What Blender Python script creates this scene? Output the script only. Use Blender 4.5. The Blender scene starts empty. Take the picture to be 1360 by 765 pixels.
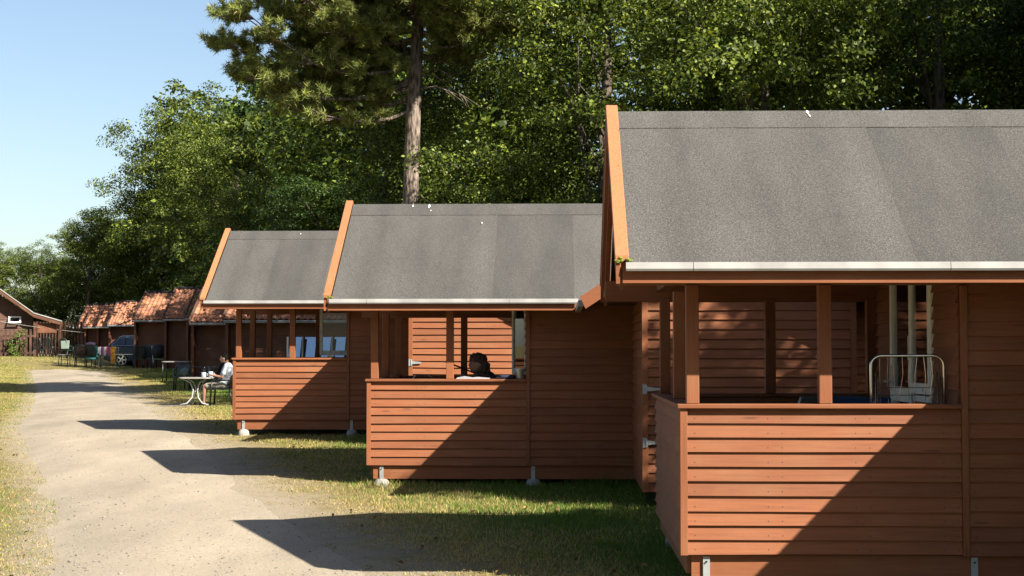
import bpy, bmesh, math, random
import numpy as np
from mathutils import Vector, Matrix, noise as mnoise

R = math.radians
random.seed(7)
rng = np.random.default_rng(7)
scene = bpy.context.scene
col = scene.collection

# ------------------------------------------------------------------ camera, sky, sun, exposure
cam_d = bpy.data.cameras.new('camera')
cam_d.sensor_width = 36.0
cam_d.lens = 2090 / 1360 * 36
cam_d.clip_end = 3000
cam = bpy.data.objects.new('camera', cam_d)
cam.location = (0, 0, 1.75)
cam.rotation_euler = (R(90 + 2.37), 0, R(1.73))
col.objects.link(cam)
scene.camera = cam

SUN = Vector((0.99, -0.775, 1.0)).normalized()
sun_el = math.asin(SUN.z)
sun_az = math.atan2(SUN.x, SUN.y)
world = bpy.data.worlds.new('World')
scene.world = world
world.use_nodes = True
wn = world.node_tree
sky = wn.nodes.new('ShaderNodeTexSky')
sky.sky_type = 'NISHITA'
sky.sun_disc = False
sky.sun_elevation = sun_el
sky.sun_rotation = sun_az
sky.altitude = 0
sky.air_density = 1.0
sky.dust_density = 1.3
sky.ozone_density = 0.8
wn.links.new(sky.outputs[0], wn.nodes['Background'].inputs[0])
wn.nodes['Background'].inputs[1].default_value = 0.05

sun_d = bpy.data.lights.new('sun', 'SUN')
sun_d.energy = 5.0
sun_d.angle = R(0.53)
sun_d.color = (1.0, 0.93, 0.82)
sun = bpy.data.objects.new('sun', sun_d)
sun.rotation_euler = SUN.to_track_quat('Z', 'Y').to_euler()
sun.location = (20, -15, 25)
col.objects.link(sun)

vs = scene.view_settings
vs.view_transform = 'Standard'
vs.look = 'None'
vs.exposure = 1.76
vs.gamma = 1.0
vs.use_curve_mapping = False
scene.render.engine = 'CYCLES'
scene.cycles.use_denoising = True
scene.cycles.max_bounces = 8
scene.cycles.transparent_max_bounces = 12

# ------------------------------------------------------------------ mesh helpers
class MB:
    def __init__(s):
        s.v = []; s.f = []
    def add(s, verts, faces):
        o = len(s.v)
        s.v += [tuple(p) for p in verts]
        s.f += [tuple(i + o for i in f) for f in faces]
        return s
    def box(s, x0, x1, y0, y1, z0, z1):
        return s.add([(x0,y0,z0),(x1,y0,z0),(x1,y1,z0),(x0,y1,z0),(x0,y0,z1),(x1,y0,z1),(x1,y1,z1),(x0,y1,z1)],
                     [(0,3,2,1),(4,5,6,7),(0,1,5,4),(1,2,6,5),(2,3,7,6),(3,0,4,7)])
    def prism(s, poly, a0, a1, axis='x'):
        n = len(poly)
        def P(u, w, a):
            return {'x': (a, u, w), 'y': (u, a, w), 'z': (u, w, a)}[axis]
        vs = [P(u, w, a0) for u, w in poly] + [P(u, w, a1) for u, w in poly]
        fs = [tuple(range(n)), tuple(range(2*n-1, n-1, -1))]
        for i in range(n):
            j = (i+1) % n
            fs.append((i, i+n, j+n, j))
        return s.add(vs, fs)
    def tube(s, pts, rad, seg=8, cap=True):
        pts = [Vector(p) for p in pts]
        if not hasattr(rad, '__len__'): rad = [rad]*len(pts)
        up = Vector((0,0,1)); rings = []; prev = None
        for i, p in enumerate(pts):
            t = (pts[min(i+1, len(pts)-1)] - pts[max(i-1, 0)]).normalized()
            if prev is None:
                a = up if abs(t.z) < .9 else Vector((1,0,0))
                u = t.cross(a).normalized()
            else:
                u = (prev - t*prev.dot(t))
                u = u.normalized() if u.length > 1e-6 else t.orthogonal().normalized()
            w = t.cross(u); prev = u
            rings.append([p + (u*math.cos(2*math.pi*k/seg) + w*math.sin(2*math.pi*k/seg))*rad[i] for k in range(seg)])
        vs = [q for r in rings for q in r]; fs = []
        for i in range(len(pts)-1):
            for k in range(seg):
                k2 = (k+1) % seg
                fs.append((i*seg+k, i*seg+k2, (i+1)*seg+k2, (i+1)*seg+k))
        if cap:
            fs.append(tuple(range(seg-1, -1, -1))); fs.append(tuple((len(pts)-1)*seg+k for k in range(seg)))
        return s.add(vs, fs)
    def lathe(s, prof, seg=14, c=(0,0,0)):
        vs = []; fs = []
        for r, z in prof:
            for k in range(seg):
                a = 2*math.pi*k/seg
                vs.append((c[0]+r*math.cos(a), c[1]+r*math.sin(a), c[2]+z))
        for i in range(len(prof)-1):
            for k in range(seg):
                k2 = (k+1) % seg
                fs.append((i*seg+k, i*seg+k2, (i+1)*seg+k2, (i+1)*seg+k))
        fs.append(tuple(range(seg-1, -1, -1))); fs.append(tuple((len(prof)-1)*seg+k for k in range(seg)))
        return s.add(vs, fs)
    def blob(s, c, r, seed=0, n=2, amp=.25):
        bm = bmesh.new()
        bmesh.ops.create_icosphere(bm, subdivisions=n, radius=1)
        vs = []
        for v in bm.verts:
            k = 1 + amp*mnoise.noise(v.co*1.7 + Vector((seed*3.1, seed*1.7, seed)))
            vs.append((c[0]+v.co.x*r[0]*k, c[1]+v.co.y*r[1]*k, c[2]+v.co.z*r[2]*k))
        fs = [tuple(v.index for v in f.verts) for f in bm.faces]
        bm.free()
        return s.add(vs, fs)
    def mesh(s, name, mat=None, smooth=False):
        me = bpy.data.meshes.new(name)
        me.from_pydata(s.v, [], s.f)
        bm = bmesh.new(); bm.from_mesh(me)
        bmesh.ops.recalc_face_normals(bm, faces=bm.faces)
        bm.to_mesh(me); bm.free()
        if mat: me.materials.append(mat)
        if smooth:
            me.polygons.foreach_set('use_smooth', [True]*len(me.polygons))
        me.update()
        return me

def link(name, data, parent=None, loc=(0,0,0), rot=(0,0,0)):
    o = bpy.data.objects.new(name, data)
    col.objects.link(o)
    if parent is not None: o.parent = parent
    o.location = loc; o.rotation_euler = rot
    return o
def obj(name, mb, mat, parent=None, loc=(0,0,0), rot=(0,0,0), smooth=False, bevel=0):
    o = link(name, mb.mesh(name, mat, smooth), parent, loc, rot)
    if bevel:
        m = o.modifiers.new('bevel', 'BEVEL'); m.width = bevel; m.segments = 2; m.limit_method = 'ANGLE'
    return o
def tag(o, label, cat, group=None):
    o['label'] = label; o['category'] = cat
    if group: o['group'] = group
    return o
def thing(name, label, cat, loc=(0,0,0), rotz=0, group=None):
    o = link(name, None, None, loc, (0,0,rotz))
    return tag(o, label, cat, group)
def structure(o):
    o['kind'] = 'structure'; return o
def copy_tree(o, parent=None):
    c = o.copy(); col.objects.link(c); c.parent = parent
    for ch in list(o.children): copy_tree(ch, c)
    return c
def box(*a): return MB().box(*a)

# ------------------------------------------------------------------ materials
def new_mat(name):
    m = bpy.data.materials.new(name); m.use_nodes = True
    nt = m.node_tree; b = nt.nodes['Principled BSDF']
    return m, nt, b
def N(nt, t, **kw):
    n = nt.nodes.new(t)
    for k, v in kw.items(): setattr(n, k, v)
    return n
KA = .54                     # colours scaled down to weaken bounced light in the shade
def kramp(cr):
    for e in cr.color_ramp.elements: e.color = (e.color[0]*KA, e.color[1]*KA, e.color[2]*KA, 1)
def plain(name, c, rough=.6, metal=0, spec=None, noise=0, nscale=8, bump=0):
    m, nt, b = new_mat(name)
    k = 1 if metal > .5 else (.68 if min(c) > .6 else KA)
    c = tuple(v*k for v in c)
    b.inputs['Base Color'].default_value = (*c, 1); b.inputs['Roughness'].default_value = rough; b.inputs['Metallic'].default_value = metal
    if spec is not None: b.inputs['Specular IOR Level'].default_value = spec
    if noise:
        tc = N(nt, 'ShaderNodeTexCoord'); nz = N(nt, 'ShaderNodeTexNoise'); nz.inputs['Scale'].default_value = nscale; nz.inputs['Detail'].default_value = 5
        nt.links.new(tc.outputs['Object'], nz.inputs['Vector'])
        mr = N(nt, 'ShaderNodeMapRange'); mr.inputs[1].default_value = .3; mr.inputs[2].default_value = .7; mr.inputs[3].default_value = 1-noise; mr.inputs[4].default_value = 1+noise
        nt.links.new(nz.outputs['Fac'], mr.inputs[0])
        mx = N(nt, 'ShaderNodeVectorMath', operation='SCALE'); mx.inputs[0].default_value = c
        nt.links.new(mr.outputs[0], mx.inputs['Scale']); nt.links.new(mx.outputs[0], b.inputs['Base Color'])
        if bump:
            bp = N(nt, 'ShaderNodeBump'); bp.inputs['Strength'].default_value = bump; bp.inputs['Distance'].default_value = .01
            nt.links.new(nz.outputs['Fac'], bp.inputs['Height']); nt.links.new(bp.outputs[0], b.inputs['Normal'])
    return m
def wood(name, c, axis='x', var=.20, rnd=.14, fade=(.46,.25,.12), fadeamt=.22, rough=.7, nails=False):
    m, nt, b = new_mat(name); L = nt.links.new
    c = tuple(v*KA for v in c); fade = tuple(v*KA for v in fade)
    tc = N(nt, 'ShaderNodeTexCoord'); oi = N(nt, 'ShaderNodeObjectInfo')
    off = N(nt, 'ShaderNodeVectorMath', operation='SCALE'); off.inputs[0].default_value = (31, 17, 9); L(oi.outputs['Random'], off.inputs['Scale'])
    ad = N(nt, 'ShaderNodeVectorMath', operation='ADD'); L(tc.outputs['Object'], ad.inputs[0]); L(off.outputs[0], ad.inputs[1])
    mp = N(nt, 'ShaderNodeMapping'); L(ad.outputs[0], mp.inputs[0])
    mp.inputs['Scale'].default_value = {'x': (1.6,38,38), 'y': (38,1.6,38), 'z': (38,38,1.6)}[axis]
    g = N(nt, 'ShaderNodeTexNoise'); g.inputs['Scale'].default_value = 1.5; g.inputs['Detail'].default_value = 6; g.inputs['Roughness'].default_value = .65
    L(mp.outputs[0], g.inputs['Vector'])
    w = N(nt, 'ShaderNodeTexNoise'); w.inputs['Scale'].default_value = 2.3; w.inputs['Detail'].default_value = 4; L(ad.outputs[0], w.inputs['Vector'])
    r1 = N(nt, 'ShaderNodeMapRange'); r1.inputs[1].default_value = .25; r1.inputs[2].default_value = .75; r1.inputs[3].default_value = 1-var; r1.inputs[4].default_value = 1+var; L(g.outputs['Fac'], r1.inputs[0])
    r2 = N(nt, 'ShaderNodeMapRange'); r2.inputs[3].default_value = 1-rnd; r2.inputs[4].default_value = 1+rnd; L(oi.outputs['Random'], r2.inputs[0])
    mu = N(nt, 'ShaderNodeMath', operation='MULTIPLY'); L(r1.outputs[0], mu.inputs[0]); L(r2.outputs[0], mu.inputs[1])
    sc = N(nt, 'ShaderNodeVectorMath', operation='SCALE'); sc.inputs[0].default_value = c; L(mu.outputs[0], sc.inputs['Scale'])
    r3 = N(nt, 'ShaderNodeMapRange'); r3.inputs[1].default_value = .45; r3.inputs[2].default_value = .72; r3.inputs[3].default_value = 0; r3.inputs[4].default_value = fadeamt; L(w.outputs['Fac'], r3.inputs[0])
    mx = N(nt, 'ShaderNodeMix', data_type='RGBA'); L(r3.outputs[0], mx.inputs[0]); L(sc.outputs[0], mx.inputs[6]); mx.inputs[7].default_value = (*fade, 1)
    kv = N(nt, 'ShaderNodeTexVoronoi'); kv.inputs['Scale'].default_value = 1.0; km = N(nt, 'ShaderNodeMapping'); L(ad.outputs[0], km.inputs[0])
    km.inputs['Scale'].default_value = {'x': (1.7,11,11), 'y': (11,1.7,11), 'z': (11,11,1.7)}[axis]; L(km.outputs[0], kv.inputs['Vector'])
    kl = N(nt, 'ShaderNodeMapRange'); kl.inputs[1].default_value = .05; kl.inputs[2].default_value = .13; kl.inputs[3].default_value = .55; kl.inputs[4].default_value = 1; L(kv.outputs['Distance'], kl.inputs[0])
    kk = N(nt, 'ShaderNodeVectorMath', operation='SCALE'); L(mx.outputs[2], kk.inputs[0]); L(kl.outputs[0], kk.inputs['Scale'])
    outc = kk.outputs[0]
    if axis == 'x' and nails:
        sx = N(nt, 'ShaderNodeSeparateXYZ'); L(tc.outputs['Object'], sx.inputs[0])
        px_ = N(nt, 'ShaderNodeMath', operation='PINGPONG'); px_.inputs[1].default_value = .31; L(sx.outputs[0], px_.inputs[0])
        d1 = N(nt, 'ShaderNodeMath', operation='SUBTRACT'); L(px_.outputs[0], d1.inputs[0]); d1.inputs[1].default_value = .05
        d2 = N(nt, 'ShaderNodeMath', operation='SUBTRACT'); L(sx.outputs[2], d2.inputs[0]); d2.inputs[1].default_value = .032
        q1 = N(nt, 'ShaderNodeMath', operation='MULTIPLY'); L(d1.outputs[0], q1.inputs[0]); L(d1.outputs[0], q1.inputs[1])
        q2 = N(nt, 'ShaderNodeMath', operation='MULTIPLY_ADD'); L(d2.outputs[0], q2.inputs[0]); L(d2.outputs[0], q2.inputs[1]); L(q1.outputs[0], q2.inputs[2])
        nl_ = N(nt, 'ShaderNodeMath', operation='LESS_THAN'); L(q2.outputs[0], nl_.inputs[0]); nl_.inputs[1].default_value = .0045**2
        nm = N(nt, 'ShaderNodeMix', data_type='RGBA'); L(nl_.outputs[0], nm.inputs[0]); L(outc, nm.inputs[6]); nm.inputs[7].default_value = (.035,.018,.012,1)
        outc = nm.outputs[2]
    L(outc, b.inputs['Base Color']); b.inputs['Roughness'].default_value = rough; b.inputs['Specular IOR Level'].default_value = .3
    bp = N(nt, 'ShaderNodeBump'); bp.inputs['Strength'].default_value = .35; bp.inputs['Distance'].default_value = .004
    L(g.outputs['Fac'], bp.inputs['Height']); L(bp.outputs[0], b.inputs['Normal'])
    return m

M = {}
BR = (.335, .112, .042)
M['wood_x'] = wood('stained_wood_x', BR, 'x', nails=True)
M['wood_y'] = wood('stained_wood_y', BR, 'y')
M['wood_z'] = wood('stained_wood_z', BR, 'z')
M['verge'] = wood('verge_wood', (.46,.19,.08), 'y', var=.2, fadeamt=.3)
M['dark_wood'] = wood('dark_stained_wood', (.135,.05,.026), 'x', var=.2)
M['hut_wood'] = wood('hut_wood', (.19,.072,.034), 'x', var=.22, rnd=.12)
M['verge_dark'] = wood('grey_brown_verge', (.13,.075,.06), 'y', var=.2)
M['fence_wood'] = wood('shade_darkened_fence_wood', (.075,.036,.022), 'z', var=.25)  # dark brown, deepened further in colour for the shade over fence and slats
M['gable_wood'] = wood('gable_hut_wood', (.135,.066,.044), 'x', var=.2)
M['raw_wood'] = wood('unpainted_wood', (.30,.22,.14), 'z', var=.2)
M['white_paint'] = plain('white_paint', (1.15,1.1,.98), .45, noise=.08, nscale=6)
M['old_paint'] = plain('weathered_paint', (.72,.72,.62), .6, noise=.2, nscale=14)
M['gutter'] = plain('gutter_metal', (.44,.43,.405), .45, noise=.18, nscale=5)
M['galv'] = plain('galvanised_steel', (.55,.57,.58), .42, metal=.85, noise=.12, nscale=20)
M['galv_white'] = plain('pale_steel', (.52,.55,.55), .45, metal=.25, noise=.08, nscale=20)
M['concrete'] = plain('concrete', (.42,.40,.36), .9, noise=.25, nscale=12, bump=.3)
M['black_plastic'] = plain('black_plastic', (.012,.014,.016), .38)
M['green_plastic'] = plain('dark_green_plastic', (.02,.05,.04), .4)
M['chrome'] = plain('chrome', (.72,.70,.66), .22, metal=1)
M['white_metal'] = plain('white_metal', (.56,.55,.52), .4)
M['table_top'] = plain('table_top', (.46,.43,.38), .5, noise=.1)
M['moss'] = plain('moss', (.22,.26,.02), .95, noise=.4, nscale=30)
M['dropping'] = plain('bird_dropping', (.8,.79,.74), .8)
M['rubber'] = plain('rubber', (.015,.015,.016), .8)
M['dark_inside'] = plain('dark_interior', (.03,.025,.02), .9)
M['slab'] = plain('shade_darkened_slab', (.17,.155,.13), .95, noise=.3, nscale=5)  # concrete colour lowered to stand for the shade lying on the slabs
M['soil'] = plain('soil', (.10,.07,.045), 1, noise=.3)

def cloth(name, c, noise=.12):
    return plain(name, c, .9, noise=noise, nscale=9)

def mat_felt():
    m, nt, b = new_mat('mineral_roofing_felt'); L = nt.links.new
    tc = N(nt, 'ShaderNodeTexCoord'); oi = N(nt, 'ShaderNodeObjectInfo')
    g = N(nt, 'ShaderNodeTexNoise'); g.inputs['Scale'].default_value = 92; g.inputs['Detail'].default_value = 3; g.inputs['Roughness'].default_value = .75
    L(tc.outputs['Object'], g.inputs['Vector'])
    big = N(nt, 'ShaderNodeTexNoise'); big.inputs['Scale'].default_value = 1.1; big.inputs['Detail'].default_value = 6
    mp = N(nt, 'ShaderNodeMapping'); mp.inputs['Scale'].default_value = (2.2, .5, .5); L(tc.outputs['Object'], mp.inputs[0]); L(mp.outputs[0], big.inputs['Vector'])
    cr = N(nt, 'ShaderNodeValToRGB'); e = cr.color_ramp.elements
    e[0].position = .34; e[0].color = (.052,.050,.046,1); e[1].position = .76; e[1].color = (.235,.228,.212,1)
    k = cr.color_ramp.elements.new(.52); k.color = (.106,.101,.093,1); kramp(cr)
    L(g.outputs['Fac'], cr.inputs[0])
    r = N(nt, 'ShaderNodeMapRange'); r.inputs[1].default_value = .3; r.inputs[2].default_value = .7; r.inputs[3].default_value = .80; r.inputs[4].default_value = 1.18; L(big.outputs['Fac'], r.inputs[0])
    r2 = N(nt, 'ShaderNodeMapRange'); r2.inputs[3].default_value = .87; r2.inputs[4].default_value = 1.13; L(oi.outputs['Random'], r2.inputs[0])
    mu = N(nt, 'ShaderNodeMath', operation='MULTIPLY'); L(r.outputs[0], mu.inputs[0]); L(r2.outputs[0], mu.inputs[1])
    sc = N(nt, 'ShaderNodeVectorMath', operation='SCALE'); L(cr.outputs[0], sc.inputs[0]); L(mu.outputs[0], sc.inputs['Scale'])
    L(sc.outputs[0], b.inputs['Base Color']); b.inputs['Roughness'].default_value = .9; b.inputs['Specular IOR Level'].default_value = .25
    bp = N(nt, 'ShaderNodeBump'); bp.inputs['Strength'].default_value = .6; bp.inputs['Distance'].default_value = .006; L(g.outputs['Fac'], bp.inputs['Height']); L(bp.outputs[0], b.inputs['Normal'])
    return m
M['felt'] = mat_felt()

def mat_glass():
    m = bpy.data.materials.new('window_glass'); m.use_nodes = True; nt = m.node_tree; nt.nodes.clear(); L = nt.links.new
    o = N(nt, 'ShaderNodeOutputMaterial'); t = N(nt, 'ShaderNodeBsdfTransparent'); t.inputs[0].default_value = (.92,.95,.94,1)
    g = N(nt, 'ShaderNodeBsdfGlossy'); g.inputs['Roughness'].default_value = .02; g.inputs[0].default_value = (.95,.97,1,1)
    fr = N(nt, 'ShaderNodeFresnel'); fr.inputs[0].default_value = 1.33
    mx = N(nt, 'ShaderNodeMixShader'); L(fr.outputs[0], mx.inputs[0]); L(t.outputs[0], mx.inputs[1]); L(g.outputs[0], mx.inputs[2]); L(mx.outputs[0], o.inputs[0])
    return m
M['glass'] = mat_glass()
def mat_mirror_glass():
    m, nt, b = new_mat('dark_reflecting_glass')
    b.inputs['Base Color'].default_value = (.35,.42,.5,1); b.inputs['Metallic'].default_value = .9; b.inputs['Roughness'].default_value = .06
    return m
M['mirror_glass'] = mat_mirror_glass()

def mat_attr(name, rough=.55, transl=.35, spec=.35):
    m, nt, b = new_mat(name); L = nt.links.new
    a = N(nt, 'ShaderNodeAttribute'); a.attribute_name = 'tint'
    L(a.outputs['Color'], b.inputs['Base Color']); b.inputs['Roughness'].default_value = rough; b.inputs['Specular IOR Level'].default_value = spec
    if transl:
        tr = N(nt, 'ShaderNodeBsdfTranslucent')
        hs = N(nt, 'ShaderNodeMix', data_type='RGBA', blend_type='MULTIPLY'); hs.inputs[0].default_value = 1; hs.inputs[7].default_value = (1.25,1.2,.45,1)
        L(a.outputs['Color'], hs.inputs[6]); L(hs.outputs[2], tr.inputs[0])
        mx = N(nt, 'ShaderNodeMixShader'); mx.inputs[0].default_value = transl
        L(b.outputs[0], mx.inputs[1]); L(tr.outputs[0], mx.inputs[2]); L(mx.outputs[0], nt.nodes['Material Output'].inputs[0])
    return m
M['leaf'] = mat_attr('leaf', .5, .26, .2)
M['needle'] = mat_attr('pine_needles', .6, .28, .2)
M['grass'] = mat_attr('grass_blades', .6, .3, .2)

def mat_bark(name, c1, c2, sc=(6,6,1.6)):
    m, nt, b = new_mat(name); L = nt.links.new
    tc = N(nt, 'ShaderNodeTexCoord'); mp = N(nt, 'ShaderNodeMapping'); mp.inputs['Scale'].default_value = sc; L(tc.outputs['Object'], mp.inputs[0])
    v = N(nt, 'ShaderNodeTexVoronoi'); v.inputs['Scale'].default_value = 2.2; L(mp.outputs[0], v.inputs['Vector'])
    nz = N(nt, 'ShaderNodeTexNoise'); nz.inputs['Scale'].default_value = 3; nz.inputs['Detail'].default_value = 7; L(mp.outputs[0], nz.inputs['Vector'])
    ml = N(nt, 'ShaderNodeMath', operation='MULTIPLY'); L(v.outputs['Distance'], ml.inputs[0]); L(nz.outputs['Fac'], ml.inputs[1])
    cr = N(nt, 'ShaderNodeValToRGB'); e = cr.color_ramp.elements; e[0].position = .08; e[0].color = (*c1,1); e[1].position = .42; e[1].color = (*c2,1); kramp(cr)
    L(ml.outputs[0], cr.inputs[0]); L(cr.outputs[0], b.inputs['Base Color']); b.inputs['Roughness'].default_value = .95
    bp = N(nt, 'ShaderNodeBump'); bp.inputs['Strength'].default_value = 1; bp.inputs['Distance'].default_value = .05; L(ml.outputs[0], bp.inputs['Height']); L(bp.outputs[0], b.inputs['Normal'])
    return m
M['pine_bark'] = mat_bark('pine_bark', (.07,.05,.04), (.40,.31,.24))
M['bark'] = mat_bark('bark', (.05,.04,.03), (.20,.15,.11))

def mat_gravel():
    m, nt, b = new_mat('pale_gravel'); L = nt.links.new
    tc = N(nt, 'ShaderNodeTexCoord')
    f = N(nt, 'ShaderNodeTexNoise'); f.inputs['Scale'].default_value = 38; f.inputs['Detail'].default_value = 4; f.inputs['Roughness'].default_value = .75; L(tc.outputs['Object'], f.inputs['Vector'])
    mp = N(nt, 'ShaderNodeMapping'); mp.inputs['Scale'].default_value = (.55,.16,1); mp.inputs['Rotation'].default_value = (0,0,R(15)); L(tc.outputs['Object'], mp.inputs[0])
    g = N(nt, 'ShaderNodeTexNoise'); g.inputs['Scale'].default_value = 2.0; g.inputs['Detail'].default_value = 7; g.inputs['Roughness'].default_value = .6; L(mp.outputs[0], g.inputs['Vector'])
    cr = N(nt, 'ShaderNodeValToRGB'); e = cr.color_ramp.elements
    e[0].position = .28; e[0].color = (.18,.15,.115,1); e[1].position = .7; e[1].color = (.56,.48,.36,1)
    k = cr.color_ramp.elements.new(.42); k.color = (.415,.35,.26,1); kramp(cr)
    L(f.outputs['Fac'], cr.inputs[0])
    r = N(nt, 'ShaderNodeMapRange'); r.inputs[1].default_value = .3; r.inputs[2].default_value = .7; r.inputs[3].default_value = .76; r.inputs[4].default_value = 1.14; L(g.outputs['Fac'], r.inputs[0])
    sc = N(nt, 'ShaderNodeVectorMath', operation='SCALE'); L(cr.outputs[0], sc.inputs[0]); L(r.outputs[0], sc.inputs['Scale'])
    v = N(nt, 'ShaderNodeTexVoronoi'); v.inputs['Scale'].default_value = 16; L(tc.outputs['Object'], v.inputs['Vector'])
    st = N(nt, 'ShaderNodeMath', operation='LESS_THAN'); st.inputs[1].default_value = .16; L(v.outputs['Distance'], st.inputs[0])
    sp = N(nt, 'ShaderNodeSeparateColor'); L(v.outputs['Color'], sp.inputs[0])
    s2 = N(nt, 'ShaderNodeMath', operation='GREATER_THAN'); s2.inputs[1].default_value = .72; L(sp.outputs[0], s2.inputs[0])
    s3 = N(nt, 'ShaderNodeMath', operation='MULTIPLY'); L(st.outputs[0], s3.inputs[0]); L(s2.outputs[0], s3.inputs[1])
    mx = N(nt, 'ShaderNodeMix', data_type='RGBA'); L(s3.outputs[0], mx.inputs[0]); L(sc.outputs[0], mx.inputs[6]); mx.inputs[7].default_value = (.10,.08,.06,1)
    L(mx.outputs[2], b.inputs['Base Color']); b.inputs['Roughness'].default_value = .95; b.inputs['Specular IOR Level'].default_value = .2
    bp = N(nt, 'ShaderNodeBump'); bp.inputs['Strength'].default_value = .55; bp.inputs['Distance'].default_value = .02; L(f.outputs['Fac'], bp.inputs['Height']); L(bp.outputs[0], b.inputs['Normal'])
    return m
M['gravel'] = mat_gravel()
def mat_ground():
    m, nt, b = new_mat('dry_lawn_soil'); L = nt.links.new
    tc = N(nt, 'ShaderNodeTexCoord')
    a = N(nt, 'ShaderNodeAttribute'); a.attribute_name = 'edge'       # metres from the gravel path
    gr = N(nt, 'ShaderNodeAttribute'); gr.attribute_name = 'lush'
    f = N(nt, 'ShaderNodeTexNoise'); f.inputs['Scale'].default_value = 30; f.inputs['Detail'].default_value = 6; f.inputs['Roughness'].default_value = .75; L(tc.outputs['Object'], f.inputs['Vector'])
    g = N(nt, 'ShaderNodeTexNoise'); g.inputs['Scale'].default_value = 1.6; g.inputs['Detail'].default_value = 8; g.inputs['Roughness'].default_value = .65; L(tc.outputs['Object'], g.inputs['Vector'])
    cr = N(nt, 'ShaderNodeValToRGB'); e = cr.color_ramp.elements
    e[0].position = .25; e[0].color = (.13,.095,.05,1); e[1].position = .75; e[1].color = (.46,.37,.16,1)
    k = cr.color_ramp.elements.new(.5); k.color = (.30,.235,.10,1); kramp(cr); L(f.outputs['Fac'], cr.inputs[0])
    cg = N(nt, 'ShaderNodeValToRGB'); e = cg.color_ramp.elements
    e[0].position = .28; e[0].color = (.035,.055,.012,1); e[1].position = .75; e[1].color = (.22,.27,.055,1); kramp(cg); L(f.outputs['Fac'], cg.inputs[0])
    ad = N(nt, 'ShaderNodeMath', operation='ADD'); L(g.outputs['Fac'], ad.inputs[0]); L(gr.outputs['Fac'], ad.inputs[1])
    r = N(nt, 'ShaderNodeMapRange'); r.inputs[1].default_value = .75; r.inputs[2].default_value = 1.25; L(ad.outputs[0], r.inputs[0])
    m1 = N(nt, 'ShaderNodeMix', data_type='RGBA'); L(r.outputs[0], m1.inputs[0]); L(cr.outputs[0], m1.inputs[6]); L(cg.outputs[0], m1.inputs[7])
    n2 = N(nt, 'ShaderNodeTexNoise'); n2.inputs['Scale'].default_value = 2.6; n2.inputs['Detail'].default_value = 8; n2.inputs['Roughness'].default_value = .7; L(tc.outputs['Object'], n2.inputs['Vector'])
    s = N(nt, 'ShaderNodeMath', operation='MULTIPLY_ADD'); s.inputs[1].default_value = 2.6; s.inputs[2].default_value = -1.3; L(n2.outputs['Fac'], s.inputs[0])
    s2 = N(nt, 'ShaderNodeMath', operation='ADD'); L(s.outputs[0], s2.inputs[0]); L(a.outputs['Fac'], s2.inputs[1])
    r2 = N(nt, 'ShaderNodeMapRange'); r2.inputs[1].default_value = -.1; r2.inputs[2].default_value = 1.0; r2.inputs[3].default_value = 1; r2.inputs[4].default_value = 0; L(s2.outputs[0], r2.inputs[0])
    cd = N(nt, 'ShaderNodeValToRGB'); e = cd.color_ramp.elements
    e[0].position = .28; e[0].color = (.20,.16,.12,1); e[1].position = .7; e[1].color = (.54,.455,.33,1); L(f.outputs['Fac'], cd.inputs[0])
    k = cd.color_ramp.elements.new(.42); k.color = (.41,.34,.245,1); kramp(cd)
    m2 = N(nt, 'ShaderNodeMix', data_type='RGBA'); L(r2.outputs[0], m2.inputs[0]); L(m1.outputs[2], m2.inputs[6]); L(cd.outputs[0], m2.inputs[7])
    L(m2.outputs[2], b.inputs['Base Color']); b.inputs['Roughness'].default_value = 1; b.inputs['Specular IOR Level'].default_value = .1
    bp = N(nt, 'ShaderNodeBump'); bp.inputs['Strength'].default_value = .8; bp.inputs['Distance'].default_value = .03; L(f.outputs['Fac'], bp.inputs['Height']); L(bp.outputs[0], b.inputs['Normal'])
    return m
M['ground'] = mat_ground()
def mat_tiles():
    m, nt, b = new_mat('clay_pantile'); L = nt.links.new
    tc = N(nt, 'ShaderNodeTexCoord')
    g = N(nt, 'ShaderNodeTexNoise'); g.inputs['Scale'].default_value = 1.6; g.inputs['Detail'].default_value = 7; g.inputs['Roughness'].default_value = .7; L(tc.outputs['Object'], g.inputs['Vector'])
    a = N(nt, 'ShaderNodeAttribute'); a.attribute_name = 'tint'
    cr = N(nt, 'ShaderNodeValToRGB'); e = cr.color_ramp.elements
    e[0].position = .28; e[0].color = (.24,.10,.065,1); e[1].position = .6; e[1].color = (.64,.27,.125,1); kramp(cr); L(g.outputs['Fac'], cr.inputs[0])
    mx = N(nt, 'ShaderNodeMix', data_type='RGBA', blend_type='MULTIPLY'); mx.inputs[0].default_value = 1; L(cr.outputs[0], mx.inputs[6]); L(a.outputs['Color'], mx.inputs[7])
    L(mx.outputs[2], b.inputs['Base Color']); b.inputs['Roughness'].default_value = .75
    return m
M['tile'] = mat_tiles()

# ------------------------------------------------------------------ ground, path, grass
PROF = [(-60,-.1),(0,-.02),(8,.0),(12,.03),(16,.07),(20,.12),(24,.24),(27.5,.34),(33,.37),(40,.39),(50,.58),(76,1.06),(90,1.10),(110,1.15),(160,1.6),(300,3),(1200,8)]
PX = np.array([p[0] for p in PROF]); PZ = np.array([p[1] for p in PROF])
def sstep(a, b, x):
    t = np.clip((x-a)/(b-a), 0, 1); return t*t*(3-2*t)
def gz(x, y):
    z = (np.interp(y-1.5, PX, PZ) + np.interp(y, PX, PZ)*2 + np.interp(y+1.5, PX, PZ))/4
    return z + .45*sstep(-21, -28, x)*sstep(60, 85, y)
def GZ(x, y): return float(gz(np.float64(x), np.float64(y)))
YE = [6, 12.15, 15.9, 19.05, 24.1, 28.8, 40, 49.6, 63, 71]
XR = [0.9, -1.27, -2.61, -3.67, -5.22, -6.93, -10.3, -13.7, -18.2, -20.6]
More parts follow.
